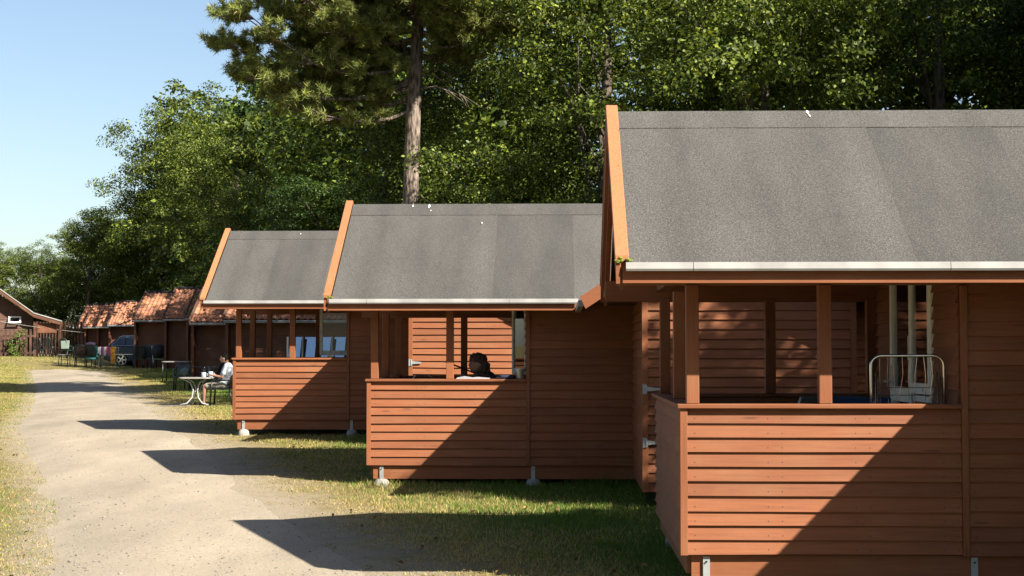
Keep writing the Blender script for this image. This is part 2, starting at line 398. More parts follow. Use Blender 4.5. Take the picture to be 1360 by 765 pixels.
XL = [-3.4, -4.17, -5.3, -6.4, -8.4, -10.2, -13.7, -16.8, -21.5, -24.2]
def path_edges(y):
    return np.interp(y, YE, XL), np.interp(y, YE, XR)

def grid_axis(segs):
    out = []
    for a, b, n in segs: out += list(np.linspace(a, b, n, endpoint=False))
    out.append(segs[-1][1]); return np.array(out)
gx = grid_axis([(-900,-60,12),(-60,-16,44),(-16,6,110),(6,40,34),(40,900,12)])
gy = grid_axis([(-60,6,12),(6,40,150),(40,90,100),(90,200,30),(200,1200,16)])
GX, GY = np.meshgrid(gx, gy)
GZZ = gz(GX, GY)
nzv = np.array([mnoise.noise((x*.9, y*.9, 0))*.02 + mnoise.noise((x*.23, y*.23, 3))*.03 for x, y in zip(GX.ravel(), GY.ravel())]).reshape(GX.shape)
pl, pr = path_edges(GY)
edge = np.maximum(pl-GX, GX-pr)
edge = np.where(GY > 70, np.maximum(edge, GY-70), edge)
GZZ = GZZ + nzv*np.clip(edge/1.2, 0, 1) - .012
nx, ny = len(gx), len(gy)
verts = np.stack([GX.ravel(), GY.ravel(), GZZ.ravel()], 1)
idx = np.arange(nx*ny).reshape(ny, nx)
quads = np.stack([idx[:-1,:-1], idx[:-1,1:], idx[1:,1:], idx[1:,:-1]], -1).reshape(-1, 4)
def np_mesh(name, verts, quads, mat=None, smooth=False):
    k = quads.shape[1]
    me = bpy.data.meshes.new(name)
    me.vertices.add(len(verts)); me.vertices.foreach_set('co', np.asarray(verts, np.float32).ravel())
    me.loops.add(quads.size); me.loops.foreach_set('vertex_index', np.asarray(quads, np.int32).ravel())
    me.polygons.add(len(quads)); me.polygons.foreach_set('loop_start', np.arange(0, quads.size, k, dtype=np.int32))
    me.update(calc_edges=True); me.validate()
    if mat: me.materials.append(mat)
    if smooth: me.polygons.foreach_set('use_smooth', np.ones(len(quads), bool))
    return me
def add_tint(me, colors, domain='FACE'):
    a = me.attributes.new('tint', 'FLOAT_COLOR', domain)
    c = np.ones((len(colors), 4), np.float32); c[:, :3] = colors
    a.data.foreach_set('color', c.ravel())
def lush_at(x, y):
    """greener close to the cabins and in their usual shade, dry and bare by the path"""
    pl, pr = path_edges(y)
    e = x-pr
    right = np.clip((e-.5)/2.6, 0, 1)*.80
    return np.where(x > pr, right, .30)
me = np_mesh('ground', verts, quads, M['ground'], True)
edge_a = np.where(GX < pl, edge*2.2+.15, edge)
at = me.attributes.new('edge', 'FLOAT', 'POINT'); at.data.foreach_set('value', edge_a.ravel().astype(np.float32))
at = me.attributes.new('lush', 'FLOAT', 'POINT'); at.data.foreach_set('value', lush_at(GX, GY).ravel().astype(np.float32))
structure(link('ground', me))

# gravel path: its own sheet with a ragged edge
py_ = grid_axis([(6,40,240),(40,71,120)])
pv = []; us = np.linspace(0, 1, 25)
for y in py_:
    l, r_ = path_edges(y)
    l = float(l) + .22*mnoise.noise((0, y*.5, 1)) + .05*mnoise.noise((0, y*1.6, 4)); r_ = float(r_) + .25*mnoise.noise((9, y*.5, 1)) + .05*mnoise.noise((9, y*1.6, 4))
    if y > 68: l += (y-68)*.3; r_ -= (y-68)*.3
    for u in us:
        x = l + (r_-l)*u
        crown = .05*(1-abs(2*u-1)**3) - .022
        pv.append((x, y, GZ(x, y) - .006 + crown + .008*mnoise.noise((x*.7, y*.5, 8))*(1-(2*u-1)**4)))
pi = np.arange(len(pv)).reshape(len(py_), len(us))
pq = np.stack([pi[:-1,:-1], pi[:-1,1:], pi[1:,1:], pi[1:,:-1]], -1).reshape(-1, 4)
structure(link('gravel_path', np_mesh('gravel_path', np.array(pv), pq, M['gravel'], True)))

CAB = [(0.892, 11.30, .07), (-2.37, 19.64, .11), (-5.65, 27.30, .35)]     # x, y, base height of the three felt-roofed cabins
def make_grass():
    n = 640000
    y = 11.5 + (rng.random(n)**1.5)*62
    t = rng.random(n)
    pl, pr = path_edges(y)
    left = rng.random(n) < .20
    x = np.where(left, pl - t**1.6*4.0 + .22, pr - .3 + t**1.1*9.5)
    e = np.where(left, pl-x, x-pr)
    pn = np.array([mnoise.noise((a*1.3, b*1.3, 0)) + .6*mnoise.noise((a*3.7, b*3.7, 5)) for a, b in zip(x, y)])
    pn2 = np.array([mnoise.noise((a*.6, b*.6, 11)) + .5*mnoise.noise((a*2.1, b*2.1, 15)) for a, b in zip(x, y)])
    dens = np.clip(np.where(left, .42 + e*1.3, .05 + e*.6) + pn*.6, .0, 1)
    keep = rng.random(n) < dens
    for (cx, cy, cz) in CAB:
        inside = (x > cx+.12) & (x < cx+6.3) & (y > cy+.15) & (y < cy+2.9)
        shed = (x > cx+3.35) & (x < cx+5.5) & (y > cy-2.3) & (y < cy+.2)
        keep &= ~(inside | shed)
    x, y, e, pn, pn2, left = (a[keep] for a in (x, y, e, pn, pn2, left))
    m = 60000                                                          # the rough lawn before the far huts
    fy = 66+rng.random(m)*32; fx = -37+rng.random(m)*24; fl, fr = path_edges(fy)
    fk = ~((fx > fl-.1) & (fx < fr+.1) & (fy < 71)); fx, fy = fx[fk], fy[fk]; m = len(fx)
    x = np.concatenate([x, fx]); y = np.concatenate([y, fy]); e = np.concatenate([e, np.full(m, 2.)]); left = np.concatenate([left, np.ones(m, bool)])
    f1 = np.array([mnoise.noise((a*.8, b*.3, 0)) for a, b in zip(fx, fy)]); pn = np.concatenate([pn, f1]); pn2 = np.concatenate([pn2, f1])
    n = len(x)
    z = gz(x, y) - .012
    lush = np.clip(lush_at(x, y)*1.05 + pn2*.5 + .1, 0, 1)
    h = (.018 + .032*rng.random(n))*(.7+.7*lush)*np.clip(.4+e*.5, .4, 1)
    # taller unmown tufts along the feet of the cabins
    wall = np.zeros(n)
    for (cx, cy, cz) in CAB:
        d1 = np.where((x > cx-.1) & (x < cx+3.3), np.abs(y-(cy-.12)), 9)
        wall = np.maximum(wall, np.clip(1-d1/.28, 0, 1))
    h = h*(1 + wall*2.2*np.clip(.4+pn, 0, 1))
    ang = rng.random(n)*2*np.pi; lean = .25+.7*rng.random(n); la = rng.random(n)*2*np.pi
    w = (.0022+.0038*rng.random(n))*np.clip(y/22, 1, 3.2)
    bx, by = np.cos(ang)*w, np.sin(ang)*w
    V = np.empty((n, 3, 3))
    V[:,0] = np.stack([x-bx, y-by, z], 1); V[:,1] = np.stack([x+bx, y+by, z], 1)
    V[:,2] = np.stack([x+np.cos(la)*h*lean, y+np.sin(la)*h*lean, z+h], 1)
    dry = np.array([.47,.37,.15]); dry2 = np.array([.36,.27,.10]); green = np.array([.15,.235,.030]); green2 = np.array([.07,.135,.018])
    a = rng.random(n)[:,None]; c = np.where(rng.random(n)[:,None] < lush[:,None], green*a+green2*(1-a), dry*a+dry2*(1-a))
    c = c*(.8+.4*rng.random(n)[:,None])*.84
    me = np_mesh('grass', V.reshape(-1, 3), np.arange(n*3).reshape(-1, 3), M['grass'])
    add_tint(me, c)
    o = link('grass', me); o['kind'] = 'stuff'
    tag(o, 'short patchy half-dry grass along both sides of the gravel path', 'grass')
make_grass()

# ------------------------------------------------------------------ felt-roofed cabins
EXP = .1035
_pl = {}
def plank_mesh(L, var, mat='wood_x', h=.118):
    key = (round(L, 2), var, mat, h)
    if key in _pl: return _pl[key]
    rr = random.Random(hash(key) & 0xffff)
    n = max(2, min(6, int(L/.7)+1))
    prof = [(-.031, 0), (-.009, h), (-.001, h), (-.010, 0)]
    vs = []; fs = []
    for i in range(n+1):
        x = L*i/n
        dz = rr.uniform(-.0036, .0036); dy = rr.uniform(-.004, .002)
        for j, (py, pz) in enumerate(prof):
            vs.append((x, py+(dy if j in (0,) else 0), pz+(dz if j in (0, 3) else 0)))
    for i in range(n):
        for j in range(4):
            k = (j+1) % 4
            fs.append((i*4+j, i*4+k, (i+1)*4+k, (i+1)*4+j))
    fs += [(0,3,2,1), (n*4, n*4+1, n*4+2, n*4+3)]
    _pl[key] = MB().add(vs, fs).mesh('plank', M[mat])
    return _pl[key]
def planks(parent, L, start, face, z0, n, clip=None, exp=EXP):
    """n lapped boards; face: front (-y), left (-x), back (+y)"""
    rz = {'front': 0, 'left': -math.pi/2, 'back': math.pi, 'right': math.pi/2}[face]
    for i in range(n):
        o = link('plank', plank_mesh(L, random.randrange(4)), parent,
                 (start[0], start[1], z0 + i*exp + random.uniform(-.003, .003)), (random.uniform(-.010, .010), random.uniform(-.0018, .0018), rz))

SL = .6625
def zr(y):            # top of the main roof over local y
    return 3.63 - SL*abs(y-1.5)

def make_cabin(i, label, sash_open):
    cx, cy, cz = CAB[i]
    C = thing('timber_cabin', label, 'cabin', (cx, cy, cz), 0, 'felt-roofed timber cabins along the path')
    P = lambda nm, mb, mat, bevel=0, parent=C, smooth=False: obj(nm, mb, M[mat], parent, bevel=bevel, smooth=smooth)
    # --- walls with lapped boards
    hf = P('porch_front_wall', box(.02, 1.95, -.001, .05, .25, 1.28), 'wood_x')
    planks(hf, 1.935, (.018, 0), 'front', .25, 10)
    hl = P('porch_end_wall', box(-.001, .05, .055, 2.945, .25, 1.28), 'wood_y')
    planks(hl, 3.0, (0, 3.0), 'left', .25, 10)
    hb = P('porch_back_wall', box(.02, 1.95, 2.95, 3.001, .25, 1.28), 'wood_x')
    planks(hb, 1.97, (1.97, 3.0), 'back', .25, 10)
    fw = P('front_wall', box(2.0, 6.4, .0, .06, .25, 2.28), 'wood_x')
    planks(fw, 4.40, (2.0, 0), 'front', .25, 19)
    P('back_wall', box(2.0, 6.4, 2.94, 3.0, .25, 2.28), 'wood_x')
    P('gable_wall', MB().prism([(0,.25),(3.0,.25),(3.0,2.5),(1.5,3.5),(0,2.5)], 6.34, 6.40), 'wood_y')
    # wall between porch and room: door and window towards the path
    ew = P('entrance_wall', box(1.965, 2.01, .06, .76, .38, 2.55).box(1.965, 2.01, 2.26, 2.94, .38, 2.55).box(1.965, 2.01, .76, 1.44, .38, 1.34), 'wood_y')
    planks(ew, .73, (1.965, .76), 'left', .38, 20)
    planks(ew, .68, (1.965, 2.94), 'left', .38, 20)
    planks(ew, .68, (1.965, 1.44), 'left', .38, 9)
    # door
    d = P('door', box(1.93, 1.985, 1.46, 1.53, .38, 2.40).box(1.93, 1.985, 2.19, 2.26, .38, 2.40).box(1.93, 1.985, 1.53, 2.19, 1.28, 1.40)
          .box(1.93, 1.985, 1.53, 2.19, .38, .52).box(1.93, 1.985, 1.53, 2.19, 2.32, 2.40), 'white_paint', .004)
    P('door_pane', box(1.955, 1.960, 1.53, 2.19, 1.40, 2.32), 'glass', parent=d)
    P('lower_pane', box(1.955, 1.960, 1.53, 2.19, .52, 1.28), 'glass', parent=d)
    P('door_handle', MB().tube([(1.93, 2.22, 1.44), (1.87, 2.22, 1.44), (1.865, 2.12, 1.44)], .010).box(1.922, 1.93, 2.20, 2.24, 1.36, 1.58), 'galv', parent=d)
    P('door_lock', box(1.918, 1.93, 1.475, 1.515, 1.62, 1.82), 'galv', parent=d)
    # window sash, hinged at its near edge
    wf = P('window', box(1.935, 1.99, .78, .81, 1.34, 2.40).box(1.935, 1.99, 1.405, 1.44, 1.34, 2.40).box(1.935, 1.99, .81, 1.405, 1.30, 1.345), 'white_paint')
    sm = MB().box(-.02, .02, .0, .055, 0, 1.0).box(-.02, .02, .54, .595, 0, 1.0).box(-.02, .02, .055, .54, 0, .085).box(-.02, .02, .055, .54, .93, 1.0)
    s = obj('sash', sm, M['white_paint' if i == 0 else 'old_paint'], wf, (1.945, .81, 1.36), (0, 0, sash_open), bevel=.004)
    # sub-part pane moves with the sash; keep it beside the sash, same hinge
    pn = obj('pane', box(-.003, .003, .055, .54, .085, .93), M['glass'], wf, (1.945, .81, 1.36), (0, 0, sash_open))
    if i == 0:
        P('window_vent', box(1.918, 1.926, .98, 1.10, 1.385, 1.40).box(1.918, 1.926, 1.16, 1.28, 1.385, 1.40), 'dark_inside', parent=wf)
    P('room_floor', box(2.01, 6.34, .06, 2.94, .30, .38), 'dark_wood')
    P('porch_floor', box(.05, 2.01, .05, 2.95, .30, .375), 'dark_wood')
    # skirting, feet, straps
    P('skirting_board', box(.045, 6.40, .012, .05, .075, .246), 'wood_x')
    P('end_skirting', box(.012, .044, .05, 2.95, .11, .246), 'wood_y')
    for fx in (.15, 2.04, 4.15, 6.2):
        for fy in (.0, 2.9):
            f = P('foot', MB().lathe([(.115,-.22),(.10,-.02),(.088,.045),(.06,.075)], 16, (fx, fy+.035, 0)), 'concrete', smooth=True)
            if fy == 0:
                P('bracket', box(fx-.024, fx+.024, -.006, .010, .04, .235), 'galv_white', parent=f)
                P('bolt', MB().lathe([(.007,0),(.007,.012)], 6).box(0,0,0,0,0,0), 'rubber', parent=f).matrix_local = Matrix.Translation((fx, -.006, .20)) @ Matrix.Rotation(R(90), 4, 'X')
            else:
                P('bearer', box(fx-.05, fx+.05, fy-.04, fy+.09, .05, .25), 'dark_wood', parent=f)
    # trims, rails, posts, plates
    P('corner_trim', box(-.036, .017, -.042, -.002, .245, 1.283), 'wood_z', .003)
    P('corner_trim', box(1.955, 2.0, -.045, -.002, .245, 2.16), 'wood_z', .003)
    P('rail', box(-.055, 1.953, -.062, .085, 1.286, 1.318), 'wood_x', .006)
    P('rail', box(-.055, .085, .087, 2.92, 1.286, 1.3175), 'wood_y', .006)
    P('rail', box(-.055, 1.953, 2.922, 3.06, 1.286, 1.318), 'wood_x', .006)
    for (px, py) in ((.012, -.02), (.955, -.02), (.012, 1.22), (.012, 2.89), (.955, 2.89), (1.86, 2.89)):
        P('post', box(px, px+.092, py, py+.092, 1.3185, 2.17), 'wood_z', .006)
    P('plate', box(-.475, 2.0, -.01, .09, 2.168, 2.33), 'wood_x')
    P('plate', box(-.475, 6.4, 2.9, 3.0, 2.15, 2.33), 'wood_x')
    P('plate', box(-.022, .08, .092, 2.898, 2.235, 2.33), 'wood_y')
    P('gable_panel', MB().prism([(.0,2.331),(3.0,2.331),(3.0,2.45),(1.5,3.46),(0,2.45)], -.015, .03), 'wood_y')
    # --- roof
    x0, x1 = -.415, 6.72
    th = .075
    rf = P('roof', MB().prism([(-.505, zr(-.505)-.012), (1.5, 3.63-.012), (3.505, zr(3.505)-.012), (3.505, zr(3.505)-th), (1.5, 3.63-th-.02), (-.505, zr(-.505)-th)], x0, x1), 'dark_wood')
    xs = [x0, .55, 1.55, 2.55, 3.55, 4.55, 5.55, x1]
    for k in range(7):
        for s_ in (0, 1):
            a, b_ = xs[k]-.04*(k > 0), xs[k+1]
            ye = -.53 if s_ == 0 else 3.53
            y1 = 1.5
            # sheet draped over the slope: bottom edge and ridge edge, 6 mm thick, slightly uneven bottom
            mb = MB(); nn = 5; vs_ = []; 
            for u in range(nn+1):
                xx = a + (b_-a)*u/nn
                e1 = ye + random.uniform(-.006, .006)
                for (yy, dz) in ((e1, -.006), (e1, 0), ((e1+y1)/2, random.uniform(-.002, .003)), (y1, 0), (y1, -.006)):
                    vs_.append((xx, yy, zr(yy) - .001 + .0035*(xx-a)/(b_-a) + dz))
            fs_ = []
            for u in range(nn):
                for j in range(4):
                    fs_.append((u*5+j, u*5+j+1, (u+1)*5+j+1, (u+1)*5+j))
            P('felt_sheet', mb.add(vs_, fs_), 'felt', parent=rf)
    P('ridge_strip', MB().prism([(1.5-.235, zr(1.5-.235)+.0095), (1.5, 3.63+.022), (1.5+.235, zr(1.5+.235)+.0095), (1.5+.235, zr(1.5+.235)+.004), (1.5, 3.63+.012), (1.5-.235, zr(1.5-.235)+.004)], x0, x1), 'felt', parent=rf)
    # verge: flat cap board on top, two bargeboards below, both slopes
    for s_ in (1, -1):
        f = lambda pts: [(1.5 - s_*(1.5-y), z) for y, z in pts]
        ye = -.50
        P('verge_board', MB().prism(f([(ye-.045, zr(ye-.045)+.035), (1.5, 3.63+.035), (1.5, 3.63+.075), (ye-.045, zr(ye-.045)+.075)]), -.512, -.418), 'verge', .004)
        P('bargeboard', MB().prism(f([(ye-.03, zr(ye-.03)-.13), (1.5, 3.63-.16), (1.5, 3.63+.033), (ye-.03, zr(ye-.03)+.033)]), -.505, -.478), 'wood_y')
        P('inner_bargeboard', MB().prism(f([(ye+.08, zr(ye+.08)-.24), (1.5, 3.63-.27), (1.5, 3.63-.08), (ye+.08, zr(ye+.08)-.08)]), -.476, -.45), 'wood_y')
    # eaves front: gutter strip over fascia; both stop where the wing roof crosses
    ge = 2.60
    cuts = [-.44, .02, 1.76, ge]
    for k in range(3):
        P('gutter', MB().prism([(-.50,2.302),(-.562,2.300),(-.57,2.255),(-.562,2.240),(-.55,2.240),(-.55,2.285),(-.50,2.285)], cuts[k]+.002, cuts[k+1]-.002), 'gutter')
    P('fascia', box(-.46, ge, -.515, -.485, 2.158, 2.284), 'wood_x', .003)
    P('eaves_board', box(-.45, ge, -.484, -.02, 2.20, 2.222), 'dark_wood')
    P('fascia', box(-.46, x1, 3.485, 3.515, 2.158, 2.285), 'wood_x')
    # --- storage wing in front of the room, gable towards the camera
    a, b_ = 3.30, 5.55; yf = -2.45; m_ = (a+b_)/2
    we = lambda x: 3.40 - .65*abs(x-m_)
    ww = P('wing_front_wall', MB().prism([(a+.01,.14),(b_-.01,.14),(b_-.01,we(b_)-.10),(m_,3.28),(a+.01,we(a)-.10)], yf+.001, yf+.06, 'y'), 'wood_x')
    planks(ww, b_-a-.05, (a+.03, yf), 'front', .14, 20)
    for k in range(9):
        z_ = .14 + (20+k)*EXP
        half = (3.26 - z_ - EXP)/.65
        if half > .15: link('plank', plank_mesh(2*half, 0), ww, (m_-half, yf, z_))
    wl = P('wing_side_wall', box(a+.001, a+.06, yf+.06, -.035, .14, 2.28), 'wood_y')
    planks(wl, -.04-yf, (a, -.04), 'left', .14, 20)
    P('wing_far_wall', box(b_-.06, b_, yf+.06, -.0, .14, 2.28), 'wood_y')
    P('wing_corner_trim', box(a-.035, a+.03, yf-.042, yf-.001, .135, 2.26), 'wood_z', .003, ww)
    P('wing_corner_trim', box(b_-.03, b_+.035, yf-.042, yf-.001, .135, 2.26), 'wood_z', .003, ww)
    for hz in (1.25, .67):
        hg = P('strap_hinge', MB().box(a-.03, a+.01, yf-.052, yf-.043, hz-.055, hz+.055)
               .prism([(a+.0125,hz-.026),(a+.17,hz-.010),(a+.17,hz+.010),(a+.0125,hz+.026)], yf-.056, yf-.046, 'y').tube([(a+.011,yf-.052,hz-.045),(a+.011,yf-.052,hz+.045)], .010), 'galv_white', parent=ww)
    wr = P('wing_roof', MB().prism([(m_-1.80, we(m_-1.80)-.014), (m_, 3.386), (m_+1.80, we(m_+1.8)-.014), (m_+1.80, we(m_+1.8)-.085), (m_, 3.30), (m_-1.80, we(m_-1.8)-.085)], -2.98, 1.10, 'y'), 'dark_wood')
    for s_ in (-1, 1):
        for k in range(4):
            ya, yb = -2.99+k*1.02-.03*(k > 0), -2.99+(k+1)*1.02
            up = .005*(k % 2)
            P('felt_sheet', MB().prism([(m_, 3.392+up), (m_+s_*1.83, we(m_+1.83)-.008+up), (m_+s_*1.83, we(m_+1.83)-.014+up), (m_, 3.386+up)], ya, yb, 'y'), 'felt', parent=wr)
        P('wing_bargeboard', MB().prism([(m_+s_*1.84, we(m_+1.84)+.03), (m_, 3.43), (m_, 3.27), (m_+s_*1.78, we(m_+1.78)-.135)], -3.022, -2.992, 'y'), 'wood_x')
        P('wing_gutter', box(*sorted((m_+s_*1.86, m_+s_*1.80)), -2.97, -.50, we(m_+1.83)-.075, we(m_+1.83)-.016), 'gutter')
    # --- marks
    spots = {0: [(1.12,.03,.024),(1.13,.09,.014)], 1: [(.62,.06,.030),(.65,.16,.014),(.40,.05,.018),(1.35,.45,.014)], 2: [(.9,.1,.014)]}[i]
    for (sx, dy, r_) in spots:
        yy = 1.5-dy
        mb = MB(); n_ = 9; vs_ = []
        for k in range(n_):
            rr = r_*random.uniform(.6, 1.3); t = 2*math.pi*k/n_
            vs_.append((sx+math.cos(t)*rr*.5, yy+math.sin(t)*rr*1.4, zr(yy+math.sin(t)*rr*1.4)+.0275))
        P('bird_dropping', mb.add(vs_, [tuple(range(n_))]), 'dropping', parent=rf)
    if i < 2:
        mb = MB()
        for k in range(12 if i == 0 else 5):
            mb.blob((random.uniform(-.51,-.40), -.54+random.uniform(-.012,.012), zr(-.54)+random.uniform(.02,.055)), (.016,.012,.010), k, 1)
        P('moss', mb, 'moss')
    return C

make_cabin(0, 'nearest brown board cabin with grey felt roof, its porch holding a wire clothes airer', R(2))
make_cabin(1, 'middle grey felt-roofed cabin, dark-haired person in its porch', R(19))
make_cabin(2, 'smallest looking felt-roofed cabin, beside the seated man at the table', R(88))

# ------------------------------------------------------------------ tiled huts farther along the path
def tile_mesh(W, S, rows, cols, seed):
    """pantiles on a slope: x 0..W across, local y up the slope 0..S, z normal"""
    rr = np.random.default_rng(seed)
    vs = []; fs = []; cols_ = []
    tw, tl = W/cols, S/rows
    prof = [(0,.0),(.14,.030),(.30,.042),(.46,.030),(.62,.004),(.82,-.008),(1.0,.0)]
    for r in range(rows):
        for c in range(cols):
            t = rr.uniform(.62, 1.12); tc_ = (t, t*rr.uniform(.9, 1.05), t*rr.uniform(.85, 1.1))
            o = len(vs); dy = rr.uniform(-.006, .006)
            for (u, z) in prof: vs.append((c*tw+u*tw, r*tl-.03+dy, z*tw/.2+.035))
            for (u, z) in prof: vs.append((c*tw+u*tw, (r+1)*tl, z*tw/.2+.008))
            for (u, z) in prof: vs.append((c*tw+u*tw, r*tl-.03+dy, z*tw/.2+.012))
            k = len(prof)
            for j in range(k-1):
                fs.append((o+j, o+j+1, o+k+j+1, o+k+j)); cols_.append(tc_)
                fs.append((o+2*k+j, o+2*k+j+1, o+j+1, o+j)); cols_.append(tc_)
    me = np_mesh('tiles', np.array(vs), np.array(fs), M['tile'], False)
    add_tint(me, np.array(cols_))
    return me
_tm = {}
def lap_siding(L, z0, z1, exp=.13):
    mb = MB(); z = z0
    while z < z1-.02:
        zt = min(z+exp+.012, z1)
        mb.prism([(-.026, z), (-.004, zt), (.0, zt), (.0, z)], 0, L)
        z += exp
    return mb
def make_hut(label, x, y, W, z_eave, z_ridge, span, fin=True, windows=(), gutter=True, white_gutter=True):
    g = GZ(x+W/2, y) - .06
    H = thing('tiled_hut', label, 'hut', (x, y, g), 0, 'tile-roofed huts in a stepped row')
    P = lambda nm, mb, mat, parent=H, bevel=0: obj(nm, mb, M[mat], parent, bevel=bevel)
    ze, zr_ = z_eave-g, z_ridge-g
    oh = .55                                   # eaves overhang, the wall stands back from the eaves
    D = 2*span - oh
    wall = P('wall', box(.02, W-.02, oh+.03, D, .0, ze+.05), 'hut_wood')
    # boards are too fine to tell apart at this distance: one part of lapped boards
    if windows:
        (wx0, wx1, wz0, wz1) = windows[0]
        for (a, b_, c, d) in ((0, W, 0, wz0), (0, W, wz1, ze+.05), (0, wx0, wz0, wz1), (wx1, W, wz0, wz1)):
            if b_-a > .05:
                s = obj('siding', lap_siding(b_-a, c, d), M['hut_wood'], H, (a, oh+.03, 0)); s['kind'] = 'stuff'
        w = P('window', box(wx0, wx1, oh+.0, oh+.05, wz0-.05, wz0).box(wx0, wx1, oh, oh+.05, wz1-.05, wz1), 'hut_wood')
        n = 4; pw = (wx1-wx0)/n
        for k in range(n+1):
            P('mullion', box(wx0+k*pw-.03, wx0+k*pw+.03, oh-.02, oh+.05, wz0, wz1-.052), 'white_paint' if k < 4 else 'hut_wood', w)
        for k in range(n):
            obj('pane', box(-pw/2+.031, pw/2-.031, -.003, .003, 0, wz1-wz0-.053), M['mirror_glass'], w, (wx0+(k+.5)*pw, oh-.16, wz0+.001), (R(-10), 0, R(-22)))
            P('glazing_bar', box(wx0+k*pw+.031, wx0+(k+1)*pw-.031, oh-.005, oh+.010, wz0+.19, wz0+.225), 'hut_wood', w)
    else:
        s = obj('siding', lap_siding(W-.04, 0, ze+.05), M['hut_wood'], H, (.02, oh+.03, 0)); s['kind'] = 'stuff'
    if fin:
        for fx in (0, W-.10):
            P('partition', box(fx, fx+.10, .18, oh+.03, .0, ze-.02), 'hut_wood')
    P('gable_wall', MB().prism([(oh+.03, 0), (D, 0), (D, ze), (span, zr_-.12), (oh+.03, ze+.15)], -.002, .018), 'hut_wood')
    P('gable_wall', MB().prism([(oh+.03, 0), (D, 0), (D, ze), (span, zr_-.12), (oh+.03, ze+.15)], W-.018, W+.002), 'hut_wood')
    S = math.hypot(span, zr_-ze); an = math.atan2(zr_-ze, span)
    rf = P('roof', MB().prism([(0, ze-.08), (span, zr_-.08), (2*span, ze-.08), (2*span, ze-.02), (span, zr_-.015), (0, ze-.02)], 0, W), 'dark_wood')
    cols = max(3, round(W/.205)); rows = max(5, round(S/.30))
    key = (round(W, 2), round(S, 2))
    if key not in _tm: _tm[key] = tile_mesh(W, S, rows, cols, len(_tm))
    t = link('tiles', _tm[key], rf, (0, -.02, ze), (an, 0, 0)); t['kind'] = 'stuff'
    t = link('tiles', _tm[key], rf, (W, 2*span+.02, ze), (an, 0, math.pi)); t['kind'] = 'stuff'
    mb = MB()
    for k in range(int(W/.36)): mb.tube([(k*.36, span, zr_+.01), (k*.36+.38, span, zr_+.03)], .10, 8)
    P('ridge_tiles', mb, 'tile', rf)
    for fx in (-.05, W-.005):
        P('verge_board', MB().prism([(-.04, ze-.13), (span, zr_-.13), (2*span+.04, ze-.13), (2*span+.04, ze+.075), (span, zr_+.13), (-.04, ze+.115)], fx, fx+.06), 'verge_dark')
    if gutter: P('gutter', MB().prism([(-.12, ze-.03), (-.02, ze-.03), (-.02, ze-.11), (-.10, ze-.12), (-.13, ze-.06)], .0, W), 'gutter' if white_gutter else 'galv')
    return H
# the step nearest the felt-roofed cabins, then two more groups
make_hut('tiled hut with sky-blue reflecting window, seen through the porch of the last felt-roofed cabin', -11.25, 52.5, 4.9, 2.88, 4.1, 2.2, windows=((2.05, 4.05, 1.05, 1.79),))
make_hut('tile-roofed hut directly behind the seated man', -14.0, 59.3, 3.0, 2.93, 4.25, 2.3)
make_hut('tile-roofed hut with dark shaded tiles touching the felt-roofed cabin verge', -17.0, 71.0, 3.2, 3.36, 4.78, 2.4)
make_hut('tile-roofed hut of the second step, narrow strip behind a table', -18.6, 73.4, 3.0, 3.38, 4.85, 2.42)
make_hut('brightest sunlit tile roof in the row, dark car parked behind its corner', -20.75, 76.0, 3.0, 3.38, 4.77, 2.45)
make_hut('tile-roofed hut behind the dark car', -30.8, 106.5, 3.3, 3.68, 5.33, 2.45, white_gutter=False)
make_hut('tile-roofed hut behind the draped clothes airer', -32.1, 108.2, 3.0, 3.60, 5.19, 2.45, white_gutter=False)
make_hut('tile-roofed hut with a sunlit roof near the end of the row', -33.4, 109.6, 3.0, 3.60, 5.19, 2.45, white_gutter=False)
make_hut('tile-roofed hut at the far end of the row by the picket fence', -34.3, 111.0, 2.6, 3.60, 5.19, 2.45, white_gutter=False)

